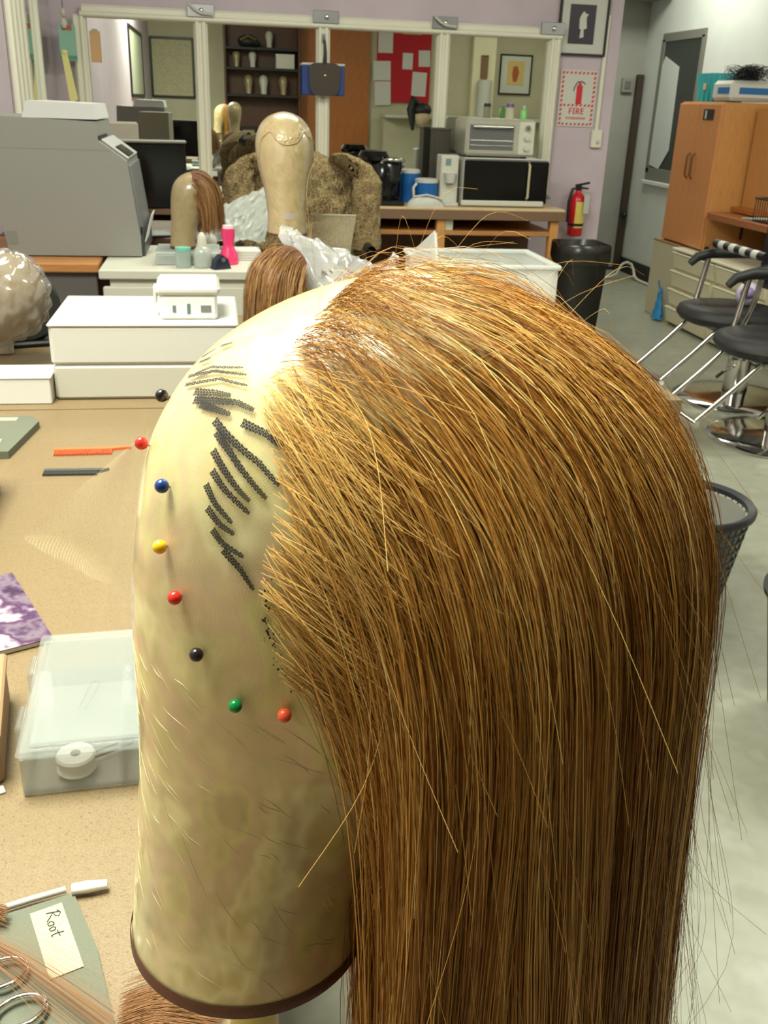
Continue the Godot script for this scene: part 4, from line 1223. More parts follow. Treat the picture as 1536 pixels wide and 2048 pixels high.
	part(to, "control_strip", bx(V(0.145, 0.1, 0.132), V(0.09, 0.17, 0.012), 0.005), mat(206, 202, 188, 0.35))
	for i in 3:
		part(to, "knob", MB.new().lathe([V2(0, 0), V2(0.016, 0), V2(0.013, 0.018), V2(0, 0.019)], 16, V(0.145, 0.155 - i * 0.052, 0.138), Basis(Vector3.RIGHT, PI / 2)), M.chrome if i == 0 else M.offwhite)
	for x in [-0.15, 0.15]:
		part(to, "foot", bx(V(x, 0.003, 0.08), V(0.03, 0.012, 0.03), 0.003), M.black)
	var hc := thing("glass_jar", "small clear jar with a purple top on the toaster oven", "jar", V(1.60, 1.199, -5.53))
	part(hc, "body", MB.new().lathe([V2(0, 0), V2(0.025, 0), V2(0.025, 0.06), V2(0, 0.06)], 16), clear(216, 216, 190, 0.5, 0.15))
	part(hc, "lid", MB.new().lathe([V2(0, 0.06), V2(0.026, 0.06), V2(0.02, 0.08), V2(0, 0.082)], 16), mat(98, 70, 112, 0.4))
	var hc2 := thing("green_bottle", "green plastic bottle at the right end of the toaster oven", "bottle", V(1.69, 1.195, -5.56))
	part(hc2, "body", MB.new().lathe([V2(0, 0), V2(0.018, 0), V2(0.018, 0.05), V2(0.008, 0.062), V2(0, 0.064)], 16), mat(120, 200, 110, 0.3))
	part(hc2, "cap", MB.new().lathe([V2(0, 0.062), V2(0.009, 0.062), V2(0.009, 0.075), V2(0, 0.076)], 12), M.white)
	var bx2 := thing("dark_carton", "dark brown carton between the mirror post and the toaster oven", "box", V(1.235, 0.75, -5.62))
	part(bx2, "body", bx(V(0.0, 0.19, 0), V(0.09, 0.38, 0.12), 0.003), mat(62, 56, 44, 0.6))
	part(bx2, "lid", bx(V(0, 0.385, 0), V(0.096, 0.012, 0.126), 0.002), mat(72, 66, 54, 0.6))

func mirror_wall() -> void:
	var m := thing("wall_mirror", "wide wall mirror held by white metal posts and a white top rail", "mirror", V(0, 0, 0))
	var xs := [-0.70, -0.074, 0.583, 1.255, 1.9]
	for i in 4:
		part(m, "mirror_pane", bx(V((xs[i] + xs[i + 1]) / 2, 1.19, -5.782), V(xs[i + 1] - xs[i] - 0.02, 0.86, 0.012)), M.mirror, "mirror glass" if i == 0 else "")
	var rail := MB.new()
	rail.box(V(0.62, 1.648, -5.765), V(2.62, 0.062, 0.05), 0.012)
	rail.tube([V(-0.69, 1.632, -5.738), V(1.93, 1.632, -5.738)], 0.014, 10)
	part(m, "top_rail", rail, M.white_rail)
	for x in xs:
		var post := bx(V(x, 1.19, -5.765), V(0.074, 0.88, 0.05), 0.014)
		post.tube([V(x - 0.018, 0.76, -5.742), V(x - 0.018, 1.62, -5.742)], 0.012, 8)
		post.tube([V(x + 0.016, 0.76, -5.742), V(x + 0.016, 1.62, -5.742)], 0.013, 8)
		part(m, "post", post, M.white_rail)
	for x in [-0.07, 0.594, 1.25, 1.87]:
		var b := part(m, "bracket", bx(V(x, 1.672, -5.725), V(0.14, 0.062, 0.012), 0.002, Basis(Vector3.BACK, -0.0)), M.grey_metal, "grey metal plate")
		part(b, "screw", MB.new().ball(V(x + 0.004, 1.672, -5.715), V(0.013, 0.013, 0.008), 14, 8), M.chrome)
	for x in [-0.07, 1.25]:
		part(m, "wire_tie", MB.new().tube([V(x - 0.06, 1.7, -5.712), V(x - 0.03, 1.675, -5.705), V(x + 0.0, 1.66, -5.703), V(x + 0.06, 1.655, -5.71)], 0.008, 8), M.white)
	# second mirror on the left wall
	m = thing("wall_mirror", "mirror panel with ribbed white posts on the left lilac wall", "mirror", V(-0.845, 0, -5.2))
	part(m, "mirror_pane", bx(V(0.0, 1.2, -0.12), V(0.012, 0.9, 0.84)), M.mirror)
	for z in [0.62, 0.52, 0.42, 0.32]:
		part(m, "rib", bx(V(0.012, 1.25, z), V(0.03, 1.3, 0.06), 0.01), M.white_rail)
	part(m, "post", bx(V(0.012, 1.25, -0.06), V(0.026, 1.3, 0.05), 0.008), M.white_rail)
	part(m, "dark_seam", bx(V(0.014, 1.25, -0.1), V(0.01, 1.3, 0.012), 0.002), M.black)
	# things hanging on the mirror
	var g := thing("green_card", "pale green card with a red motif hanging in the corner", "card", V(-0.755, 1.42, -5.69), 0.2)
	part(g, "card", bx(V(0, 0.07, 0), V(0.085, 0.17, 0.003), 0.001), mat(136, 176, 158, 0.7))
	part(g, "motif", bx(V(0.0, 0.14, 0.002), V(0.05, 0.025, 0.002), 0.001), mat(170, 90, 80, 0.7))
	part(g, "band", bx(V(0.0, 0.0, 0.002), V(0.085, 0.02, 0.002)), mat(84, 140, 124, 0.7))
	g = thing("yellow_ribbon", "pale yellow ribbon hanging below the green card", "ribbon", V(-0.76, 1.2, -5.68), 0.1)
	part(g, "ribbon", MB.new().prism([V2(-0.03, 0.24), V2(0.0, 0.24), V2(0.035, 0.02), V2(-0.005, 0.0)], 0.003), mat(226, 214, 146, 0.7))
	part(g, "knot", MB.new().ball(V(-0.014, 0.245, 0), V(0.018, 0.012, 0.008), 10, 6), mat(226, 214, 146, 0.7))
	g = thing("tan_card", "plain tan card stuck on the mirror beside the corner post", "card", V(-0.625, 1.42, -5.772), 0.0)
	part(g, "card", bx(V(0, 0.06, 0), V(0.055, 0.15, 0.003), 0.001), mat(206, 164, 120, 0.7))
	part(g, "tape", bx(V(0, 0.135, 0.002), V(0.03, 0.02, 0.001)), M.masking)
	g = thing("hanging_ornament", "small white shell ornament hanging above the green card", "ornament", V(-0.765, 1.58, -5.68))
	part(g, "shell", MB.new().ball(V(0, 0.0, 0), V(0.016, 0.026, 0.01), 12, 8).ball(V(0.0, 0.05, 0), V(0.013, 0.02, 0.01), 12, 8), M.offwhite)
	part(g, "cord", MB.new().tube([V(0, -0.03, 0), V(0, 0.12, 0)], 0.002, 5), M.black)
	# hand mirror hanging on the middle post and a blue pouch behind it
	var h := thing("hand_mirror", "dark square-backed hand mirror hanging from the middle mirror post", "hand mirror", V(0.585, 1.28, -5.685))
	var sq := []
	for i in 32:
		var a := TAU * i / 32.0
		var cx := signf(cos(a)) * pow(absf(cos(a)), 0.45) * 0.084
		var cy := signf(sin(a)) * pow(absf(sin(a)), 0.45) * 0.082
		sq.append(V2(cx * (1.0 + 0.08 * cy / 0.08), cy + 0.085))
	part(h, "back", MB.new().prism(sq, 0.016), mat(66, 58, 52, 0.35))
	part(h, "handle", MB.new().tube([V(0, 0.16, 0), V(0.002, 0.22, 0), V(-0.002, 0.28, -0.008)], [0.012, 0.009, 0.007], 8), M.black)
	part(h, "glint_stud", MB.new().ball(V(0.002, 0.105, 0.009), V(0.008, 0.005, 0.003), 10, 6), mat(220, 200, 120, 0.2, 0.9), "small brass stud")
	h = thing("hook", "small dark hook on the middle mirror post above the hand mirror", "hook", V(0.583, 1.55, -5.728))
	part(h, "shank", MB.new().tube([V(0, 0.03, 0), V(0, 0.0, 0.012), V(0, -0.01, 0.03), V(0, 0.004, 0.04)], 0.004, 8), M.grey_metal)
	part(h, "plate", bx(V(0, 0.02, -0.002), V(0.02, 0.04, 0.004), 0.001), M.grey_metal)
	h = thing("blue_pouch", "blue pouch with white top edge behind the hand mirror", "pouch", V(0.58, 1.29, -5.712))
	part(h, "pouch", bx(V(0, 0.07, 0), V(0.235, 0.15, 0.014), 0.004), mat(38, 62, 128, 0.6))
	part(h, "top_edge", bx(V(0, 0.15, 0), V(0.237, 0.012, 0.016), 0.003), M.offwhite)

func lilac_wall_things() -> void:
	var f := thing("framed_photo", "black-framed photograph of a white dress figure on the lilac wall", "picture", V(2.065, 1.72, -5.785))
	part(f, "frame", bx(V(0, 0.17, 0), V(0.29, 0.012, 0.022), 0.002).box(V(0, -0.17, 0), V(0.29, 0.012, 0.022), 0.002).box(V(0.139, 0, 0), V(0.012, 0.34, 0.022), 0.002).box(V(-0.139, 0, 0), V(0.012, 0.34, 0.022), 0.002), M.black)
	part(f, "mat_board", bx(V(0, 0, -0.004), V(0.27, 0.33, 0.006)), M.paper)
	part(f, "photo", bx(V(-0.008, -0.015, 0.0), V(0.152, 0.2, 0.004)), mat(46, 36, 52, 0.4), "dark photograph")
	part(f, "figure", MB.new().prism([V2(-0.012, -0.075), V2(0.012, -0.07), V2(0.008, -0.03), V2(0.026, -0.025), V2(0.02, 0.03), V2(0.03, 0.048), V2(0.012, 0.05), V2(0.004, 0.062), V2(-0.008, 0.05), V2(-0.02, 0.025), V2(-0.018, -0.028), V2(-0.008, -0.03)], 0.002, Transform3D(Basis.IDENTITY, V(-0.006, -0.01, 0.003))), mat(206, 204, 196, 0.6), "pale dancing figure")
	# fire extinguisher sign
	var s := thing("fire_extinguisher_sign", "white sign with red hatched border, extinguisher symbol and the word FIRE", "sign", V(2.077, 1.32, -5.796))
	part(s, "board", bx(V(0, 0, 0), V(0.225, 0.305, 0.006), 0.001), M.paper)
	var red := mat(206, 52, 52, 0.5)
	for k in 12:
		for sd in [-1.0, 1.0]:
			part(s, "hatch", MB.new().prism([V2(-0.009, -0.007), V2(0.003, -0.007), V2(0.009, 0.007), V2(-0.003, 0.007)], 0.0015, Transform3D(Basis.IDENTITY, V(sd * 0.096, -0.135 + k * 0.0246, 0.0035))), red)
	for k in 7:
		for yy in [-0.138, -0.036, 0.136]:
			part(s, "hatch", MB.new().prism([V2(-0.009, -0.006), V2(0.003, -0.006), V2(0.009, 0.006), V2(-0.003, 0.006)], 0.0015, Transform3D(Basis.IDENTITY, V(-0.075 + k * 0.025, yy, 0.0035))), red)
	part(s, "symbol_cylinder", bx(V(0.008, 0.02, 0.004), V(0.036, 0.1, 0.003), 0.001).box(V(0.008, 0.078, 0.004), V(0.018, 0.016, 0.003), 0.001), mat(206, 36, 44, 0.5), "red extinguisher symbol")
	part(s, "symbol_hose", MB.new().tube([V(0.04, 0.078, 0.004), V(0.02, 0.092, 0.004), V(-0.008, 0.088, 0.004), V(-0.024, 0.06, 0.004), V(-0.028, 0.04, 0.004)], 0.003, 6), mat(70, 40, 42, 0.5))
	words(s, "FIRE", 0.046, V(0, -0.068, 0.0035), red)
	words(s, "EXTINGUISHER", 0.017, V(0, -0.106, 0.0035), red)
	# thermostat / switch
	var t := thing("wall_switch", "small cream wall box at the end of the cable trunking", "switch", V(2.218, 1.105, -5.787))
	part(t, "plate", bx(V(0, 0, 0), V(0.066, 0.1, 0.026), 0.005), M.white_rail)
	part(t, "knob", MB.new().ball(V(0.006, -0.018, 0.014), V(0.012, 0.012, 0.006), 12, 8), M.white)
	# extinguisher
	var e := thing("fire_extinguisher", "red fire extinguisher with a paper tag hanging on the lilac wall", "fire extinguisher", V(2.12, 0.555, -5.72))
	part(e, "cylinder", MB.new().lathe([V2(0, 0), V2(0.04, 0.0), V2(0.046, 0.008), V2(0.046, 0.2), V2(0.034, 0.235), V2(0.018, 0.25), V2(0.016, 0.262), V2(0, 0.263)], 24), mat(196, 26, 34, 0.25))
	part(e, "instruction_label", MB.new().grid(10, 2, func(u: float, q: float): return V(sin(-0.5 + 1.6 * u) * 0.0467, 0.05 + 0.15 * q, cos(-0.5 + 1.6 * u) * 0.0467), V(0, 0.1, 0)), mat(214, 196, 96, 0.5), "yellow instruction label")
	part(e, "strap", MB.new().lathe([V2(0.047, 0.06), V2(0.0485, 0.06), V2(0.0485, 0.075), V2(0.047, 0.075)], 24), M.black)
	part(e, "valve", bx(V(0, 0.275, 0), V(0.03, 0.03, 0.03), 0.004), M.black)
	part(e, "handle", bx(V(0.02, 0.298, 0), V(0.09, 0.012, 0.018), 0.003, Basis(Vector3.BACK, 0.2)).box(V(0.02, 0.278, 0), V(0.08, 0.01, 0.018), 0.003, Basis(Vector3.BACK, -0.15)), M.black)
	part(e, "hose", MB.new().tube([V(-0.01, 0.275, 0), V(-0.04, 0.27, 0.005), V(-0.058, 0.2, 0.008), V(-0.056, 0.08, 0.01)], 0.009, 8), M.black)
	part(e, "tag", bx(V(0.04, 0.19, 0.046), V(0.045, 0.11, 0.002), 0.0005, Basis(Vector3.UP, 0.5)), M.paper, "white paper tag")

func words(parent: Node3D, text: String, h: float, at: Vector3, m: Material, called := "lettering") -> MeshInstance3D:
	var tm := TextMesh.new()
	var fnt := SystemFont.new()
	fnt.font_names = PackedStringArray(["Droid Sans"])
	fnt.font_weight = 700
	tm.font = fnt
	tm.text = text
	tm.font_size = 32
	tm.pixel_size = h / 32.0
	tm.depth = 0.0012
	var o := part(parent, called, tm, m, "the word " + text)
	o.position = at
	return o

# ---------------------------------------------------------------- right side of the room
func salon_chair(at: Vector3, label: String, striped: bool) -> void:
	var t := thing("salon_chair", label, "chair", at, 0.0, "hydraulic salon chairs")
	part(t, "base", MB.new().lathe([V2(0, 0.05), V2(0.05, 0.045), V2(0.2, 0.025), V2(0.272, 0.02), V2(0.285, 0.01), V2(0.28, 0.0), V2(0, 0.0)], 40), M.chrome, "round chrome base")
	part(t, "column", MB.new().lathe([V2(0.058, 0.045), V2(0.055, 0.2), V2(0.04, 0.21), V2(0.04, 0.36), V2(0, 0.36)], 24), M.chrome)
	part(t, "pump_lever", MB.new().tube([V(-0.05, 0.16, 0.02), V(-0.14, 0.17, 0.12), V(-0.2, 0.15, 0.16)], 0.008, 8), M.chrome)
	part(t, "seat", MB.new().lathe([V2(0, -0.03), V2(0.18, -0.03), V2(0.215, -0.015), V2(0.235, 0.01), V2(0.225, 0.038), V2(0.19, 0.05), V2(0, 0.045)], 36, V(-0.1, 0.4, 0), Basis.IDENTITY, 1.0, 1.0), M.black_soft, "padded black seat")
	part(t, "seat_frame", bx(V(-0.06, 0.36, 0), V(0.3, 0.02, 0.3), 0.004), M.grey_metal)
	for s in [-1.0, 1.0]:
		part(t, "arm_post", MB.new().tube([V(-0.16, 0.38, s * 0.23), V(-0.13, 0.5, s * 0.25), V(-0.11, 0.63, s * 0.25)], 0.013, 10), M.chrome)
		part(t, "armrest", MB.new().tube([V(-0.2, 0.6, s * 0.25), V(-0.17, 0.632, s * 0.25), V(-0.1, 0.65, s * 0.25), V(0.12, 0.65, s * 0.25)], [0.016, 0.022, 0.024, 0.022], 10), M.black_soft)
		part(t, "footrest_bar", MB.new().tube([V(-0.22, 0.36, s * 0.14), V(-0.32, 0.26, s * 0.14), V(-0.46, 0.13, s * 0.14)], 0.011, 10), M.chrome)
	part(t, "footrest", MB.new().tube([V(-0.46, 0.13, -0.16), V(-0.46, 0.13, 0.16)], 0.014, 10), M.chrome)
	part(t, "backrest", bx(V(0.16, 0.68, 0), V(0.07, 0.36, 0.42), 0.03), M.black_soft)
	if striped:
		for i in 9:
			part(t, "stripe_band", MB.new().tube([V(-0.1, 0.70, -0.22 + i * 0.05), V(-0.1, 0.70, -0.17 + i * 0.05)], 0.02, 10), M.white if i % 2 else M.black)

func right_side() -> void:
	var c := thing("wooden_cabinet", "tall orange-brown wooden cabinet with two doors by the alcove", "cabinet", V(3.145, 0.49, -5.88))
	part(c, "carcass", bx(V(0, 0.42, 0), V(0.47, 0.84, 0.56), 0.004), M.oak)
	for s in [-1.0, 1.0]:
		var dd := part(c, "door", bx(V(-0.244, 0.42, s * 0.14), V(0.02, 0.82, 0.272), 0.003), M.orange_oak)
		part(dd, "handle", MB.new().tube([V(-0.256, 0.4, s * 0.03), V(-0.276, 0.42, s * 0.03), V(-0.276, 0.53, s * 0.03), V(-0.256, 0.55, s * 0.03)], 0.006, 8), mat(120, 82, 44, 0.4))
	part(c, "name_plate", bx(V(-0.256, 0.77, 0.13), V(0.003, 0.06, 0.13), 0.001), M.black_gloss, "black sticker with a white mark")
	part(c, "plate_mark", bx(V(-0.258, 0.77, 0.10), V(0.001, 0.045, 0.02)), M.offwhite)
	part(c, "recess_edge", bx(V(0.0, 0.42, 0.283), V(0.02, 0.7, 0.006), 0.001), M.dark_wood)
	var p := thing("pedestal", "plain beige plinth under the wooden cabinet", "plinth", V(3.12, 0, -6.025))
	part(p, "panel", bx(V(0, 0.24, 0), V(0.5, 0.48, 0.38), 0.004), mat(196, 186, 160, 0.6))
	part(p, "top_edge", bx(V(0, 0.484, 0), V(0.505, 0.01, 0.385), 0.002), mat(150, 112, 72, 0.5))
	# things on the cabinet
	var b := thing("teal_basket", "turquoise plastic basket on top of the wooden cabinet", "basket", V(3.06, 1.332, -5.98))
	part(b, "tub", MB.new().lathe([V2(0, 0), V2(0.105, 0), V2(0.125, 0.16), V2(0.118, 0.16), V2(0.1, 0.01), V2(0, 0.01)], 4, V(0, 0, 0), Basis(Vector3.UP, PI / 4), 1.1, 1.3), mat(66, 186, 198, 0.4))
	for i in 4:
		part(b, "slat", bx(V(-0.096, 0.08, -0.09 + i * 0.06), V(0.012, 0.15, 0.02), 0.003), mat(58, 172, 186, 0.4))
	part(b, "label", bx(V(-0.108, 0.085, 0.0), V(0.004, 0.035, 0.04), 0.001), mat(206, 186, 150, 0.6), "tan label")
	var w := thing("white_parcel", "white plastic parcel with a blue stripe on the wooden cabinet", "parcel", V(3.07, 1.332, -5.70))
	part(w, "body", bx(V(0, 0.06, 0), V(0.3, 0.11, 0.24), 0.02), mat(214, 212, 206, 0.5))
	part(w, "blue_stripe", bx(V(-0.151, 0.06, 0.03), V(0.002, 0.035, 0.14)).box(V(0.02, 0.06, 0.121), V(0.24, 0.035, 0.002)), mat(40, 110, 170, 0.5))
	part(w, "tape", bx(V(0, 0.1155, 0), V(0.05, 0.001, 0.2)), M.offwhite)
	var r := RandomNumberGenerator.new()
	r.seed = 12
	var k := thing("black_curly_wig", "tangled black curly hairpiece on top of the white parcel", "wig", V(3.05, 1.45, -5.66))
	var kh := MB.new()
	for i in 240:
		var a := r.randf() * TAU
		var rr := r.randf_range(0.01, 0.05)
		var cen := V(r.randfn(0, 0.05), r.randf_range(0.01, 0.06), r.randfn(0, 0.06))
		var pts := []
		for j in 7: pts.append(cen + V(cos(a + j * 0.9) * rr, sin(a * 2 + j * 0.9) * rr * 0.7, sin(a + j * 0.9) * rr))
		for j in 7: pts[j].y = maxf(pts[j].y, 0.002)
		loose_hair(kh, pts, 0.0022, Color(0.012, 0.01, 0.009), 12)
	part(k, "curls", kh, M.hair).set_meta("kind", "stuff")
	part(k, "cap", MB.new().ball(V(0, 0.02, 0), V(0.06, 0.02, 0.07), 16, 8), M.black)
	# desk along the right wall
	var d := thing("desk", "brown desk along the right wall beside the wooden cabinet", "desk", V(3.13, 0, -4.55))
	part(d, "desktop", bx(V(0, 0.705, 0), V(0.5, 0.04, 2.02), 0.005), noisy([C8(150, 88, 48), C8(172, 106, 62)], 0.02, V(9, 9, 1), 0.4))
	table_legs(d, 0.2, 0.2, -0.95, 0.95, 0.69, M.dark_wood)
	part(d, "leg", bx(V(-0.2, 0.345, 0.95), V(0.05, 0.69, 0.05), 0.004), M.dark_wood)
	part(d, "back_board", bx(V(0.23, 0.4, 0), V(0.02, 0.5, 1.9), 0.002), M.dark_wood)
	var hu := thing("desk_hutch", "orange wooden hutch standing on the side desk", "hutch", V(3.24, 0.725, -5.42))
	part(hu, "panel", bx(V(0, 0.3, 0), V(0.28, 0.56, 0.3), 0.004), M.oak)
	part(hu, "shelf_lip", bx(V(-0.05, 0.02, 0.02), V(0.34, 0.03, 0.3), 0.003), M.orange_wood)
	var wb := thing("wire_basket", "black wire basket on the side desk", "basket", V(3.03, 0.725, -4.98))
	var wires := MB.new()
	for i in 9:
		wires.box(V(-0.12, 0.06, -0.1 + i * 0.025), V(0.003, 0.12, 0.003))
		wires.box(V(-0.12 + i * 0.03, 0.06, 0.1), V(0.003, 0.12, 0.003))
		wires.box(V(0.12, 0.06, -0.1 + i * 0.025), V(0.003, 0.12, 0.003))
	part(wb, "wires", wires, M.black)
	part(wb, "rim", bx(V(-0.12, 0.122, 0), V(0.012, 0.01, 0.21), 0.002).box(V(0.12, 0.122, 0), V(0.012, 0.01, 0.21), 0.002).box(V(0, 0.122, 0.1), V(0.25, 0.01, 0.012), 0.002).box(V(0, 0.122, -0.1), V(0.25, 0.01, 0.012), 0.002), M.black)
	part(wb, "bottom", bx(V(0, 0.004, 0), V(0.24, 0.008, 0.2), 0.001), M.black)
	var pa := thing("paper_pile", "loose white and blue papers on the side desk", "papers", V(3.0, 0.725, -5.175), 0.2)
	pa.scale.x = 0.8
	pa.scale = V(0.7, 1.0, 0.5)
	part(pa, "sheet", bx(V(0, 0.002, 0), V(0.2, 0.003, 0.26), 0.0005), M.paper)
	part(pa, "sheet", bx(V(-0.02, 0.005, 0.05), V(0.16, 0.003, 0.2), 0.0005, Basis(Vector3.UP, 0.4)), mat(150, 186, 200, 0.7), "pale blue sheet")
	part(pa, "sheet", bx(V(0.02, 0.008, 0.1), V(0.18, 0.003, 0.2), 0.0005, Basis(Vector3.UP, -0.3)), M.paper)
	# plastic drawer towers under the desk
	for i in 2:
		var t := thing("drawer_tower", ["cream plastic drawer tower beside the beige plinth", "cream plastic drawer tower behind the salon chairs"][i], "drawers", V(2.98, 0, -5.545 + i * 0.57), 0.0, "plastic drawer towers")
		t.scale.y = 0.9
		part(t, "frame", bx(V(0.02, 0.265, 0), V(0.28, 0.51, 0.54), 0.004), mat(206, 196, 160, 0.5))
		part(t, "top", bx(V(0, 0.528, 0), V(0.32, 0.018, 0.56), 0.005), mat(232, 226, 204, 0.45))
		for j in 4:
			var f := part(t, "drawer", MB.new().prism([V2(0, 0), V2(-0.014, 0.012), V2(-0.03, 0.1), V2(-0.03, 0.118), V2(0, 0.118)], 0.53, Transform3D(Basis.IDENTITY, V(-0.122, 0.012 + j * 0.126, 0))), mat(222, 214, 184, 0.45))
			part(f, "lip", bx(V(-0.156, 0.127 + j * 0.126, 0), V(0.014, 0.008, 0.53), 0.003), mat(240, 236, 220, 0.4))
	var gl := thing("spectacles", "dark spectacles on top of the plastic drawers beside the plinth", "glasses", V(2.93, 0.484, -5.55))
	part(gl, "lens", MB.new().ball(V(0, 0.018, -0.035), V(0.012, 0.018, 0.03), 14, 8), M.black_gloss)
	part(gl, "lens", MB.new().ball(V(0, 0.018, 0.035), V(0.012, 0.018, 0.03), 14, 8), M.black_gloss)
	part(gl, "bridge", MB.new().tube([V(-0.005, 0.025, -0.01), V(-0.008, 0.028, 0), V(-0.005, 0.025, 0.01)], 0.003, 6), M.black)
	var bb := thing("blue_bag", "blue plastic bag beside the beige plinth on the floor", "bag", V(2.82, 0, -5.9))
	bb.scale = V(0.8, 0.75, 0.8)
	var nz := FastNoiseLite.new()
	nz.seed = 5
	nz.frequency = 9.0
	part(bb, "bag", MB.new().grid(24, 16, func(u: float, q: float):
		var a: float = TAU * u
		var wd: float = 0.045 * (1.0 - 0.75 * q)
		var pt := V(cos(a) * wd * 0.7, 0.02 + 0.26 * q, sin(a) * wd * 1.5)
		return pt + V(1, 0.3, 1) * nz.get_noise_3dv(pt * 3.0) * 0.014, V(0, 0.1, 0)), mat(46, 140, 200, 0.35))
	part(bb, "handle", MB.new().tube([V(0, 0.27, -0.01), V(-0.01, 0.32, -0.03), V(0, 0.34, -0.05)], 0.006, 6), mat(40, 90, 170, 0.35))
	# alcove
	var po := thing("notice_window", "grey-framed dark window on the right wall behind the cabinet", "window", V(3.395, 1.3, -7.32))
	part(po, "frame", bx(V(0, 0.49, 0), V(0.02, 0.06, 0.7), 0.003).box(V(0, -0.49, 0), V(0.02, 0.1, 0.7), 0.003).box(V(0, 0, 0.33), V(0.02, 0.96, 0.05), 0.003).box(V(0, 0, -0.33), V(0.02, 0.96, 0.06), 0.003), mat(118, 116, 110, 0.5))
	part(po, "pane", bx(V(0.0, 0, 0), V(0.006, 0.94, 0.62)), mat(42, 46, 44, 0.15))
	part(po, "sill", bx(V(-0.012, -0.55, 0), V(0.04, 0.03, 0.74), 0.004), M.pale_wall)
	part(po, "white_poster", MB.new().prism([V2(-0.3, -0.42), V2(-0.12, -0.44), V2(0.02, -0.3), V2(0.0, 0.28), V2(-0.26, 0.36), V2(-0.3, 0.3)], 0.003, Transform3D(Basis(Vector3.UP, -PI / 2), V(-0.008, 0, 0.0))), mat(200, 204, 204, 0.5), "pale poster")
	var lt := thing("junction_box", "small grey junction box on the alcove end wall", "junction box", V(3.27, 1.46, -7.985))
	part(lt, "box", bx(V(0, 0, 0), V(0.09, 0.11, 0.03), 0.004), mat(140, 138, 132, 0.5))
	part(lt, "lens", bx(V(0.0, 0.0, 0.017), V(0.05, 0.06, 0.006), 0.002), mat(110, 108, 104, 0.4))
	struct("door_1", bx(V(3.365, 0.77, -7.965), V(0.05, 1.54, 0.05), 0.004), mat(64, 50, 40, 0.5), "dark brown door edge in the alcove corner")
	var kn := thing("door_knob", "black knob on the dark door edge in the alcove", "knob", V(3.36, 0.46, -7.93))
	part(kn, "rose", MB.new().lathe([V2(0, 0), V2(0.026, 0), V2(0.026, 0.006), V2(0, 0.006)], 16, V(0, 0, -0.008), Basis(Vector3.RIGHT, PI / 2)), M.black)
	part(kn, "knob", MB.new().ball(V(0, 0, 0.02), V(0.024, 0.024, 0.02), 14, 8), M.black)
	var ca := thing("white_cable", "white cable loop lying on the alcove floor", "cable", V(3.2, 0.0, -7.5))
	part(ca, "cord", MB.new().tube([V(-0.4, 0.012, 0.05), V(-0.2, 0.012, 0.02), V(-0.08, 0.013, 0.0), V(-0.02, 0.04, 0.0), V(0.0, 0.09, 0.0), V(0.025, 0.125, 0.0), V(0.06, 0.135, 0.0), V(0.095, 0.12, 0.005), V(0.112, 0.08, 0.02), V(0.115, 0.03, 0.05), V(0.117, 0.012, 0.12), V(0.12, 0.012, 0.4)], 0.011, 8), M.offwhite)
	part(ca, "plug", bx(V(-0.42, 0.015, 0.055), V(0.05, 0.03, 0.03), 0.006), M.offwhite)
	# bins
	var tb := thing("trash_bin", "tall black bin with a liner beside the lilac wall", "bin", V(1.9, 0, -5.0))
	part(tb, "tub", MB.new().lathe([V2(0, 0.0), V2(0.115, 0), V2(0.15, 0.58), V2(0.143, 0.58), V2(0.11, 0.02), V2(0, 0.02)], 4, V(0, 0, 0), Basis(Vector3.UP, PI / 4), 1.1, 1.1), mat(34, 32, 28, 0.4))
	part(tb, "liner", MB.new().lathe([V2(0.148, 0.50), V2(0.158, 0.53), V2(0.156, 0.60), V2(0.15, 0.61), V2(0.14, 0.56)], 4, V(0, 0, 0), Basis(Vector3.UP, PI / 4), 1.12, 1.12), mat(44, 42, 38, 0.25), "shiny bin liner")
	var ba := thing("mesh_basket", "grey mesh waste basket on the floor right of the blond hair", "waste basket", V(1.2, 0, -2.17))
	var mesh := MB.new()
	for i in 44:
		var a := TAU * i / 44.0
		mesh.tube([V(cos(a) * 0.12, 0.01, sin(a) * 0.12), V(cos(a) * 0.165, 0.3, sin(a) * 0.165)], 0.0022, 4, false)
	for j in 11:
		var rr := 0.12 + 0.045 * j / 10.0
		mesh.lathe([V2(rr - 0.002, 0.012 + j * 0.028), V2(rr + 0.002, 0.012 + j * 0.028), V2(rr + 0.002, 0.017 + j * 0.028), V2(rr - 0.002, 0.017 + j * 0.028)], 36)
	part(ba, "mesh_wall", mesh, mat(92, 92, 94, 0.4, 0.5), "perforated grey metal wall").set_meta("kind", "stuff")
	part(ba, "rim", MB.new().lathe([V2(0.155, 0.295), V2(0.176, 0.295), V2(0.178, 0.306), V2(0.172, 0.314), V2(0.155, 0.308), V2(0.155, 0.295)], 36), mat(44, 46, 52, 0.35))
	part(ba, "bottom", MB.new().lathe([V2(0, 0), V2(0.12, 0), V2(0.12, 0.01), V2(0, 0.01)], 30), mat(60, 60, 62, 0.5))
	part(ba, "liner", MB.new().lathe([V2(0.0, 0.016), V2(0.11, 0.016), V2(0.152, 0.292), V2(0.15, 0.292), V2(0.108, 0.02)], 30), mat(150, 148, 140, 0.5), "grey liner")
	var db := thing("black_bin", "black waste bin cut by the right edge of the picture", "bin", V(1.31, 0, -1.62))
	part(db, "tub", MB.new().lathe([V2(0, 0), V2(0.1, 0), V2(0.115, 0.02), V2(0.165, 0.30), V2(0.157, 0.30), V2(0.1, 0.03), V2(0, 0.03)], 36), M.black_soft)
	part(db, "rim", MB.new().lathe([V2(0.156, 0.296), V2(0.173, 0.296), V2(0.175, 0.308), V2(0.156, 0.311)], 36), M.black)
	salon_chair(V(2.29, 0, -3.5), "black salon chair with round chrome base, nearer of the two", false)
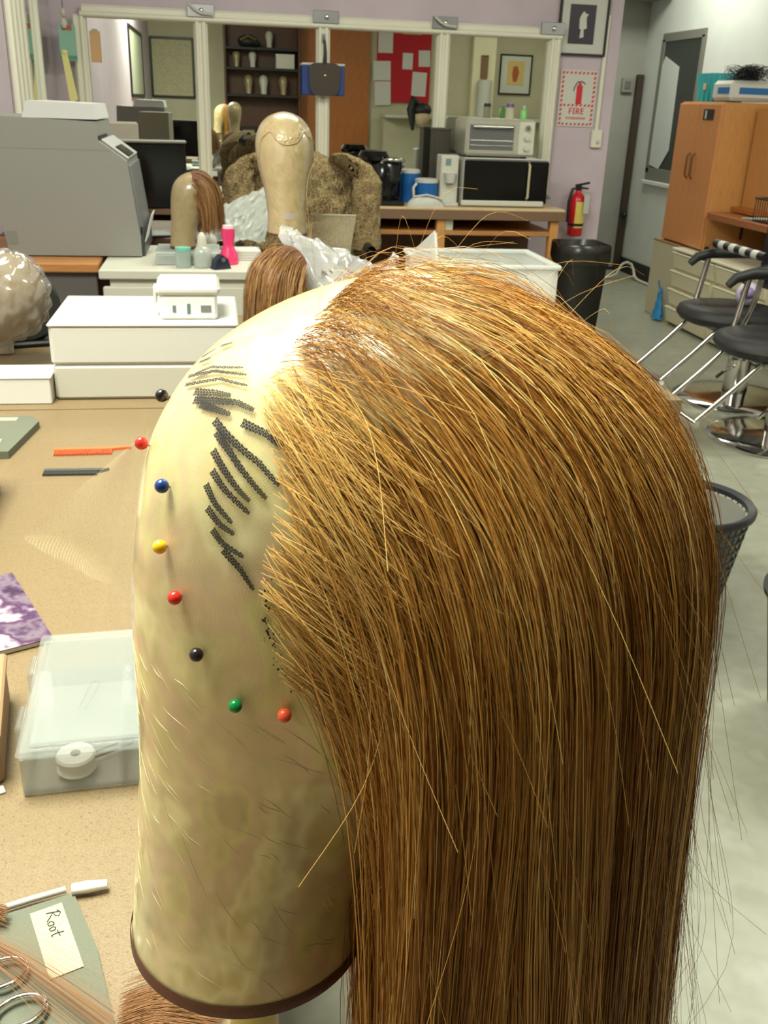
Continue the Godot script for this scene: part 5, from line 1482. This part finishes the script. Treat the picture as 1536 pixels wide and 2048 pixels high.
	salon_chair(V(2.41, 0, -4.1), "black salon chair behind, with a black and white striped bar", true)

# ---------------------------------------------------------------- small extras
func extras() -> void:
	var p := thing("lilac_pouch", "small white and lilac pouch lying on the rear salon chair", "pouch", V(2.40, 0.449, -4.12), 0.4)
	part(p, "body", MB.new().ball(V(0, 0.05, 0), V(0.06, 0.055, 0.05), 18, 10), mat(196, 188, 206, 0.5))
	part(p, "patch", MB.new().ball(V(-0.03, 0.06, 0.02), V(0.034, 0.03, 0.034), 14, 8), mat(140, 120, 168, 0.5), "lilac patch")
	var r := RandomNumberGenerator.new()
	r.seed = 61
	var hh := thing("loose_hair_bundle", "brown lock of hair at the left edge over the Root card's top wire", "hair bundle", V(-0.192, 0.757, -0.503))
	var hb := MB.new()
	for k in 260:
		var z := r.randfn(0.0, 0.005)
		var y := r.randf_range(0.001, 0.008)
		loose_hair(hb, [V(-0.03, y, z), V(0.0, y + 0.004, z * 0.7 - 0.004), V(0.02, y + 0.002, z * 0.4 + 0.002), V(0.032 + r.randf() * 0.01, y, z * 0.6 + 0.01)], 0.0003, Color(0.34, 0.18, 0.08).lerp(Color(0.24, 0.12, 0.05), r.randf()), 7)
	part(hh, "strands", hb, M.hair).set_meta("kind", "stuff")

# ---------------------------------------------------------------- the end of the room behind the camera, seen in the mirror
func behind_camera() -> void:
	var sh := thing("display_shelf", "dark wooden shelf unit of wig heads seen in the mirror", "shelf", V(0.6, 0, 2.34))
	part(sh, "back_panel", bx(V(0, 1.1, 0.14), V(0.98, 2.2, 0.02)), M.dark_wood)
	for y in [0.5, 0.9, 1.3, 1.62, 1.86]:
		part(sh, "shelf_board", bx(V(0, y, 0), V(0.96, 0.03, 0.28), 0.003), M.black_soft)
	for x in [-0.48, 0.48]:
		part(sh, "side_panel", bx(V(x, 1.1, 0), V(0.025, 2.2, 0.28), 0.003), M.dark_wood)
	var hd := [[0.62, 1.315, "white foam head in the middle of the mirrored shelf"], [0.88, 1.315, "cream wig head at the right of the mirrored shelf"], [0.42, 1.315, "tan wig head at the left of the mirrored shelf"], [0.27, 1.635, "cream wig head on the upper mirrored shelf"], [0.7, 1.875, "white foam head on top of the mirrored shelf"], [0.48, 1.635, "pale wig head tilted on the upper mirrored shelf"]]
	for a in hd:
		var h := thing("wig_head", a[2], "wig head", V(a[0], a[1], 2.33), PI / 2, "wig heads on the mirrored shelf")
		h.scale = V(0.8, 0.8, 0.8) if a[1] < 1.6 else V(0.68, 0.68, 0.68)
		part(h, "canvas_body", block_mesh(28, 22), M.canvas_far if a[0] > 0.8 or a[0] < 0.45 else M.offwhite)
		part(h, "base_rim", MB.new().lathe([V2(0.0, 0), V2(0.054, 0.0), V2(0.054, 0.012), V2(0.05, 0.012)], 20), M.leather)
	var bo := thing("shelf_box", "white carton on the upper mirrored shelf", "box", V(0.9, 1.635, 2.33))
	part(bo, "body", bx(V(0, 0.08, 0), V(0.24, 0.16, 0.2), 0.004), M.offwhite)
	part(bo, "lid", bx(V(0, 0.165, 0), V(0.245, 0.02, 0.205), 0.003), M.paper)
	var bk := thing("black_wig", "heap of black hair on top of the mirrored shelf", "wig", V(0.42, 1.875, 2.33))
	part(bk, "hair", MB.new().ball(V(0, 0.07, 0), V(0.13, 0.08, 0.1), 18, 10).ball(V(0.09, 0.05, 0.02), V(0.07, 0.05, 0.08), 14, 8), M.black_soft)
	part(bk, "band", MB.new().tube([V(-0.1, 0.08, -0.09), V(0, 0.13, -0.1), V(0.1, 0.09, -0.09)], 0.012, 8), mat(120, 96, 40, 0.4))
	struct("door_2", bx(V(1.58, 1.1, 2.47), V(0.94, 2.2, 0.06), 0.004), M.orange_wood, "orange-brown wooden door seen in the mirror")
	# notice board
	var nb := thing("notice_board", "red notice board with pinned papers seen in the mirror", "notice board", V(2.52, 1.72, 2.48))
	part(nb, "board", bx(V(0, 0.02, 0), V(0.74, 0.92, 0.025), 0.003), mat(176, 24, 36, 0.8))
	var r := RandomNumberGenerator.new()
	r.seed = 20
	for a in [[0.26, 0.3, 0.2, 0.26], [-0.05, 0.08, 0.14, 0.2], [0.3, -0.05, 0.24, 0.24], [0.28, -0.33, 0.22, 0.3], [-0.22, -0.2, 0.2, 0.3], [-0.28, 0.12, 0.16, 0.2]]:
		part(nb, "paper", bx(V(-a[0], a[1], -0.015), V(a[2], a[3], 0.002), 0.0, Basis(Vector3.BACK, r.randfn(0, 0.03))), M.paper)
	part(nb, "yellow_strip", bx(V(0.1, 0.44, -0.015), V(0.26, 0.07, 0.002)), mat(204, 170, 70, 0.7))
	struct("trim_2", bx(V(3.62, 1.2, 2.44), V(0.32, 2.4, 0.12), 0.006), mat(232, 224, 190, 0.5), "cream wall pier seen in the mirror")
	var pr := thing("paper_roll", "tall roll of white paper towels seen in the mirror", "paper roll", V(3.62, 1.14, 2.3))
	part(pr, "roll", MB.new().lathe([V2(0, 0), V2(0.095, 0), V2(0.095, 0.46), V2(0.02, 0.465), V2(0, 0.465)], 24), M.paper)
	part(pr, "core", MB.new().lathe([V2(0.02, 0.465), V2(0.02, 0.48), V2(0, 0.48)], 12), mat(140, 110, 80, 0.7))
	var pb := thing("panel_board", "narrow brown board above the mirrored paper roll", "board", V(3.62, 1.62, 2.365))
	part(pb, "panel", bx(V(0, 0.14, 0), V(0.1, 0.28, 0.02), 0.003), mat(130, 96, 70, 0.6))
	part(pb, "edge", bx(V(0, 0.285, 0), V(0.104, 0.01, 0.024), 0.002), M.black)
	var bd := thing("counter", "long pale counter along the wall behind the camera", "counter", V(3.4, 0, 2.2))
	part(bd, "countertop", bx(V(0, 1.11, 0), V(2.4, 0.04, 0.5), 0.004), M.offwhite)
	part(bd, "front_panel", bx(V(0, 0.55, 0.1), V(2.36, 1.1, 0.26), 0.003), M.cream_wall)
	var pi := thing("framed_print", "black-framed print with an orange figure seen in the mirror", "picture", V(4.1, 1.69, 2.485))
	part(pi, "frame", bx(V(0, 0.245, 0), V(0.46, 0.02, 0.025), 0.002).box(V(0, -0.245, 0), V(0.46, 0.02, 0.025), 0.002).box(V(0.22, 0, 0), V(0.02, 0.49, 0.025), 0.002).box(V(-0.22, 0, 0), V(0.02, 0.49, 0.025), 0.002), M.black)
	part(pi, "mat_board", bx(V(0, 0, 0.003), V(0.43, 0.48, 0.01)), mat(206, 206, 196, 0.7))
	part(pi, "print", bx(V(0, 0.02, -0.004), V(0.24, 0.3, 0.006)), mat(214, 184, 120, 0.7))
	part(pi, "figure", MB.new().prism([V2(-0.03, -0.1), V2(0.02, -0.1), V2(0.05, 0.02), V2(0.02, 0.1), V2(-0.04, 0.09), V2(-0.05, 0.0)], 0.002, Transform3D(Basis.IDENTITY, V(0, 0.01, -0.009))), mat(172, 92, 46, 0.7))
	var pt := thing("framed_print", "wide black-framed pale print seen in the left mirror", "picture", V(-0.56, 1.6, 2.485))
	part(pt, "frame", bx(V(0, 0.35, 0), V(0.56, 0.03, 0.025), 0.002).box(V(0, -0.35, 0), V(0.56, 0.03, 0.025), 0.002).box(V(0.27, 0, 0), V(0.03, 0.7, 0.025), 0.002).box(V(-0.27, 0, 0), V(0.03, 0.7, 0.025), 0.002), M.black)
	part(pt, "print", bx(V(0, 0, 0.003), V(0.53, 0.68, 0.01)), noisy([C8(204, 200, 178), C8(176, 168, 130), C8(210, 206, 186)], 0.02, V(3, 3, 3), 0.7))
	var p2 := thing("framed_print", "black-framed pale print on the left wall seen in the mirror", "picture", V(-0.845, 1.57, 0.1))
	part(p2, "frame", bx(V(0, 0.32, 0), V(0.025, 0.03, 1.8), 0.002).box(V(0, -0.32, 0), V(0.025, 0.03, 1.8), 0.002).box(V(0, 0, 0.89), V(0.025, 0.64, 0.05), 0.002).box(V(0, 0, -0.89), V(0.025, 0.64, 0.05), 0.002), M.black)
	part(p2, "print", bx(V(-0.003, 0, 0), V(0.01, 0.62, 1.76)), mat(176, 178, 156, 0.7))
	# black ponytail hairpiece on a stand
	var pw := thing("ponytail_stand", "black ponytail hairpiece on a stand seen in the mirror", "wig", V(2.65, 0, 1.7))
	part(pw, "pole", MB.new().tube([V(0, 0.02, 0), V(0, 1.0, 0)], 0.02, 10).lathe([V2(0, 0), V2(0.16, 0), V2(0.16, 0.02), V2(0, 0.03)], 24), M.black)
	part(pw, "head", MB.new().ball(V(0, 1.13, 0), V(0.1, 0.13, 0.12), 20, 12), mat(210, 184, 150, 0.6))
	part(pw, "hair", MB.new().ball(V(0, 1.2, 0.0), V(0.12, 0.09, 0.13), 20, 12).tube([V(-0.04, 1.26, 0), V(-0.12, 1.32, 0), V(-0.15, 1.2, 0), V(-0.12, 0.95, 0)], [0.04, 0.06, 0.06, 0.02], 12), M.black_soft)

func _ready() -> void:
	# camera, surroundings, lamps
	var cam := Camera3D.new()
	cam.name = "camera"
	cam.fov = rad_to_deg(2.0 * atan(1024.0 / 1900.0))
	add_child(cam)
	cam.position = V(0, 1.25, 0)
	cam.basis = Basis(Vector3.UP, deg_to_rad(-10.0)) * Basis(Vector3.RIGHT, deg_to_rad(-23.2)) * Basis(Vector3.BACK, deg_to_rad(2.1))
	var lens := CameraAttributesPhysical.new()
	lens.frustum_focal_length = 12.0 * 1900.0 / 1024.0
	lens.exposure_aperture = 30.0
	lens.frustum_focus_distance = 0.42
	lens.frustum_near = 0.02
	lens.frustum_far = 60.0
	cam.attributes = lens
	cam.near = 0.02
	cam.far = 60.0
	cam.current = true
	var we := WorldEnvironment.new()
	we.name = "surroundings"
	var e := Environment.new()
	e.background_mode = Environment.BG_COLOR
	e.background_color = Color(0.02, 0.02, 0.02)
	e.tonemap_mode = Environment.TONE_MAPPER_LINEAR
	e.tonemap_exposure = 0.8
	e.sdfgi_enabled = true
	e.ssao_enabled = true
	e.ssil_enabled = true
	we.environment = e
	add_child(we)
	rng.seed = 1
	make_materials()
	M.frosted_solid = mat(184, 181, 168, 0.45)
	M.orange_oak = noisy([C8(196, 126, 74), C8(212, 144, 90), C8(204, 134, 80)], 0.02, V(12, 0.8, 12), 0.45)
	ceiling_panel(-0.45, -0.85, 14.0, "fluorescent ceiling panel above the work tables", PI / 2)
	ceiling_panel(0.4, -3.7, 4.5, "fluorescent ceiling panel before the mirror wall")
	ceiling_panel(2.6, -2.9, 5.0, "fluorescent ceiling panel above the salon chairs")
	ceiling_panel(2.75, -6.7, 3.6, "fluorescent ceiling panel in the alcove")
	ceiling_panel(3.9, 1.2, 1.6, "fluorescent ceiling panel behind the camera at the right")
	room()
	tables()
	front_head()
	near_table_things()
	second_table_things()
	mid_desk_things()
	coat_chair()
	counter()
	mirror_wall()
	lilac_wall_things()
	right_side()
	extras()
	behind_camera()
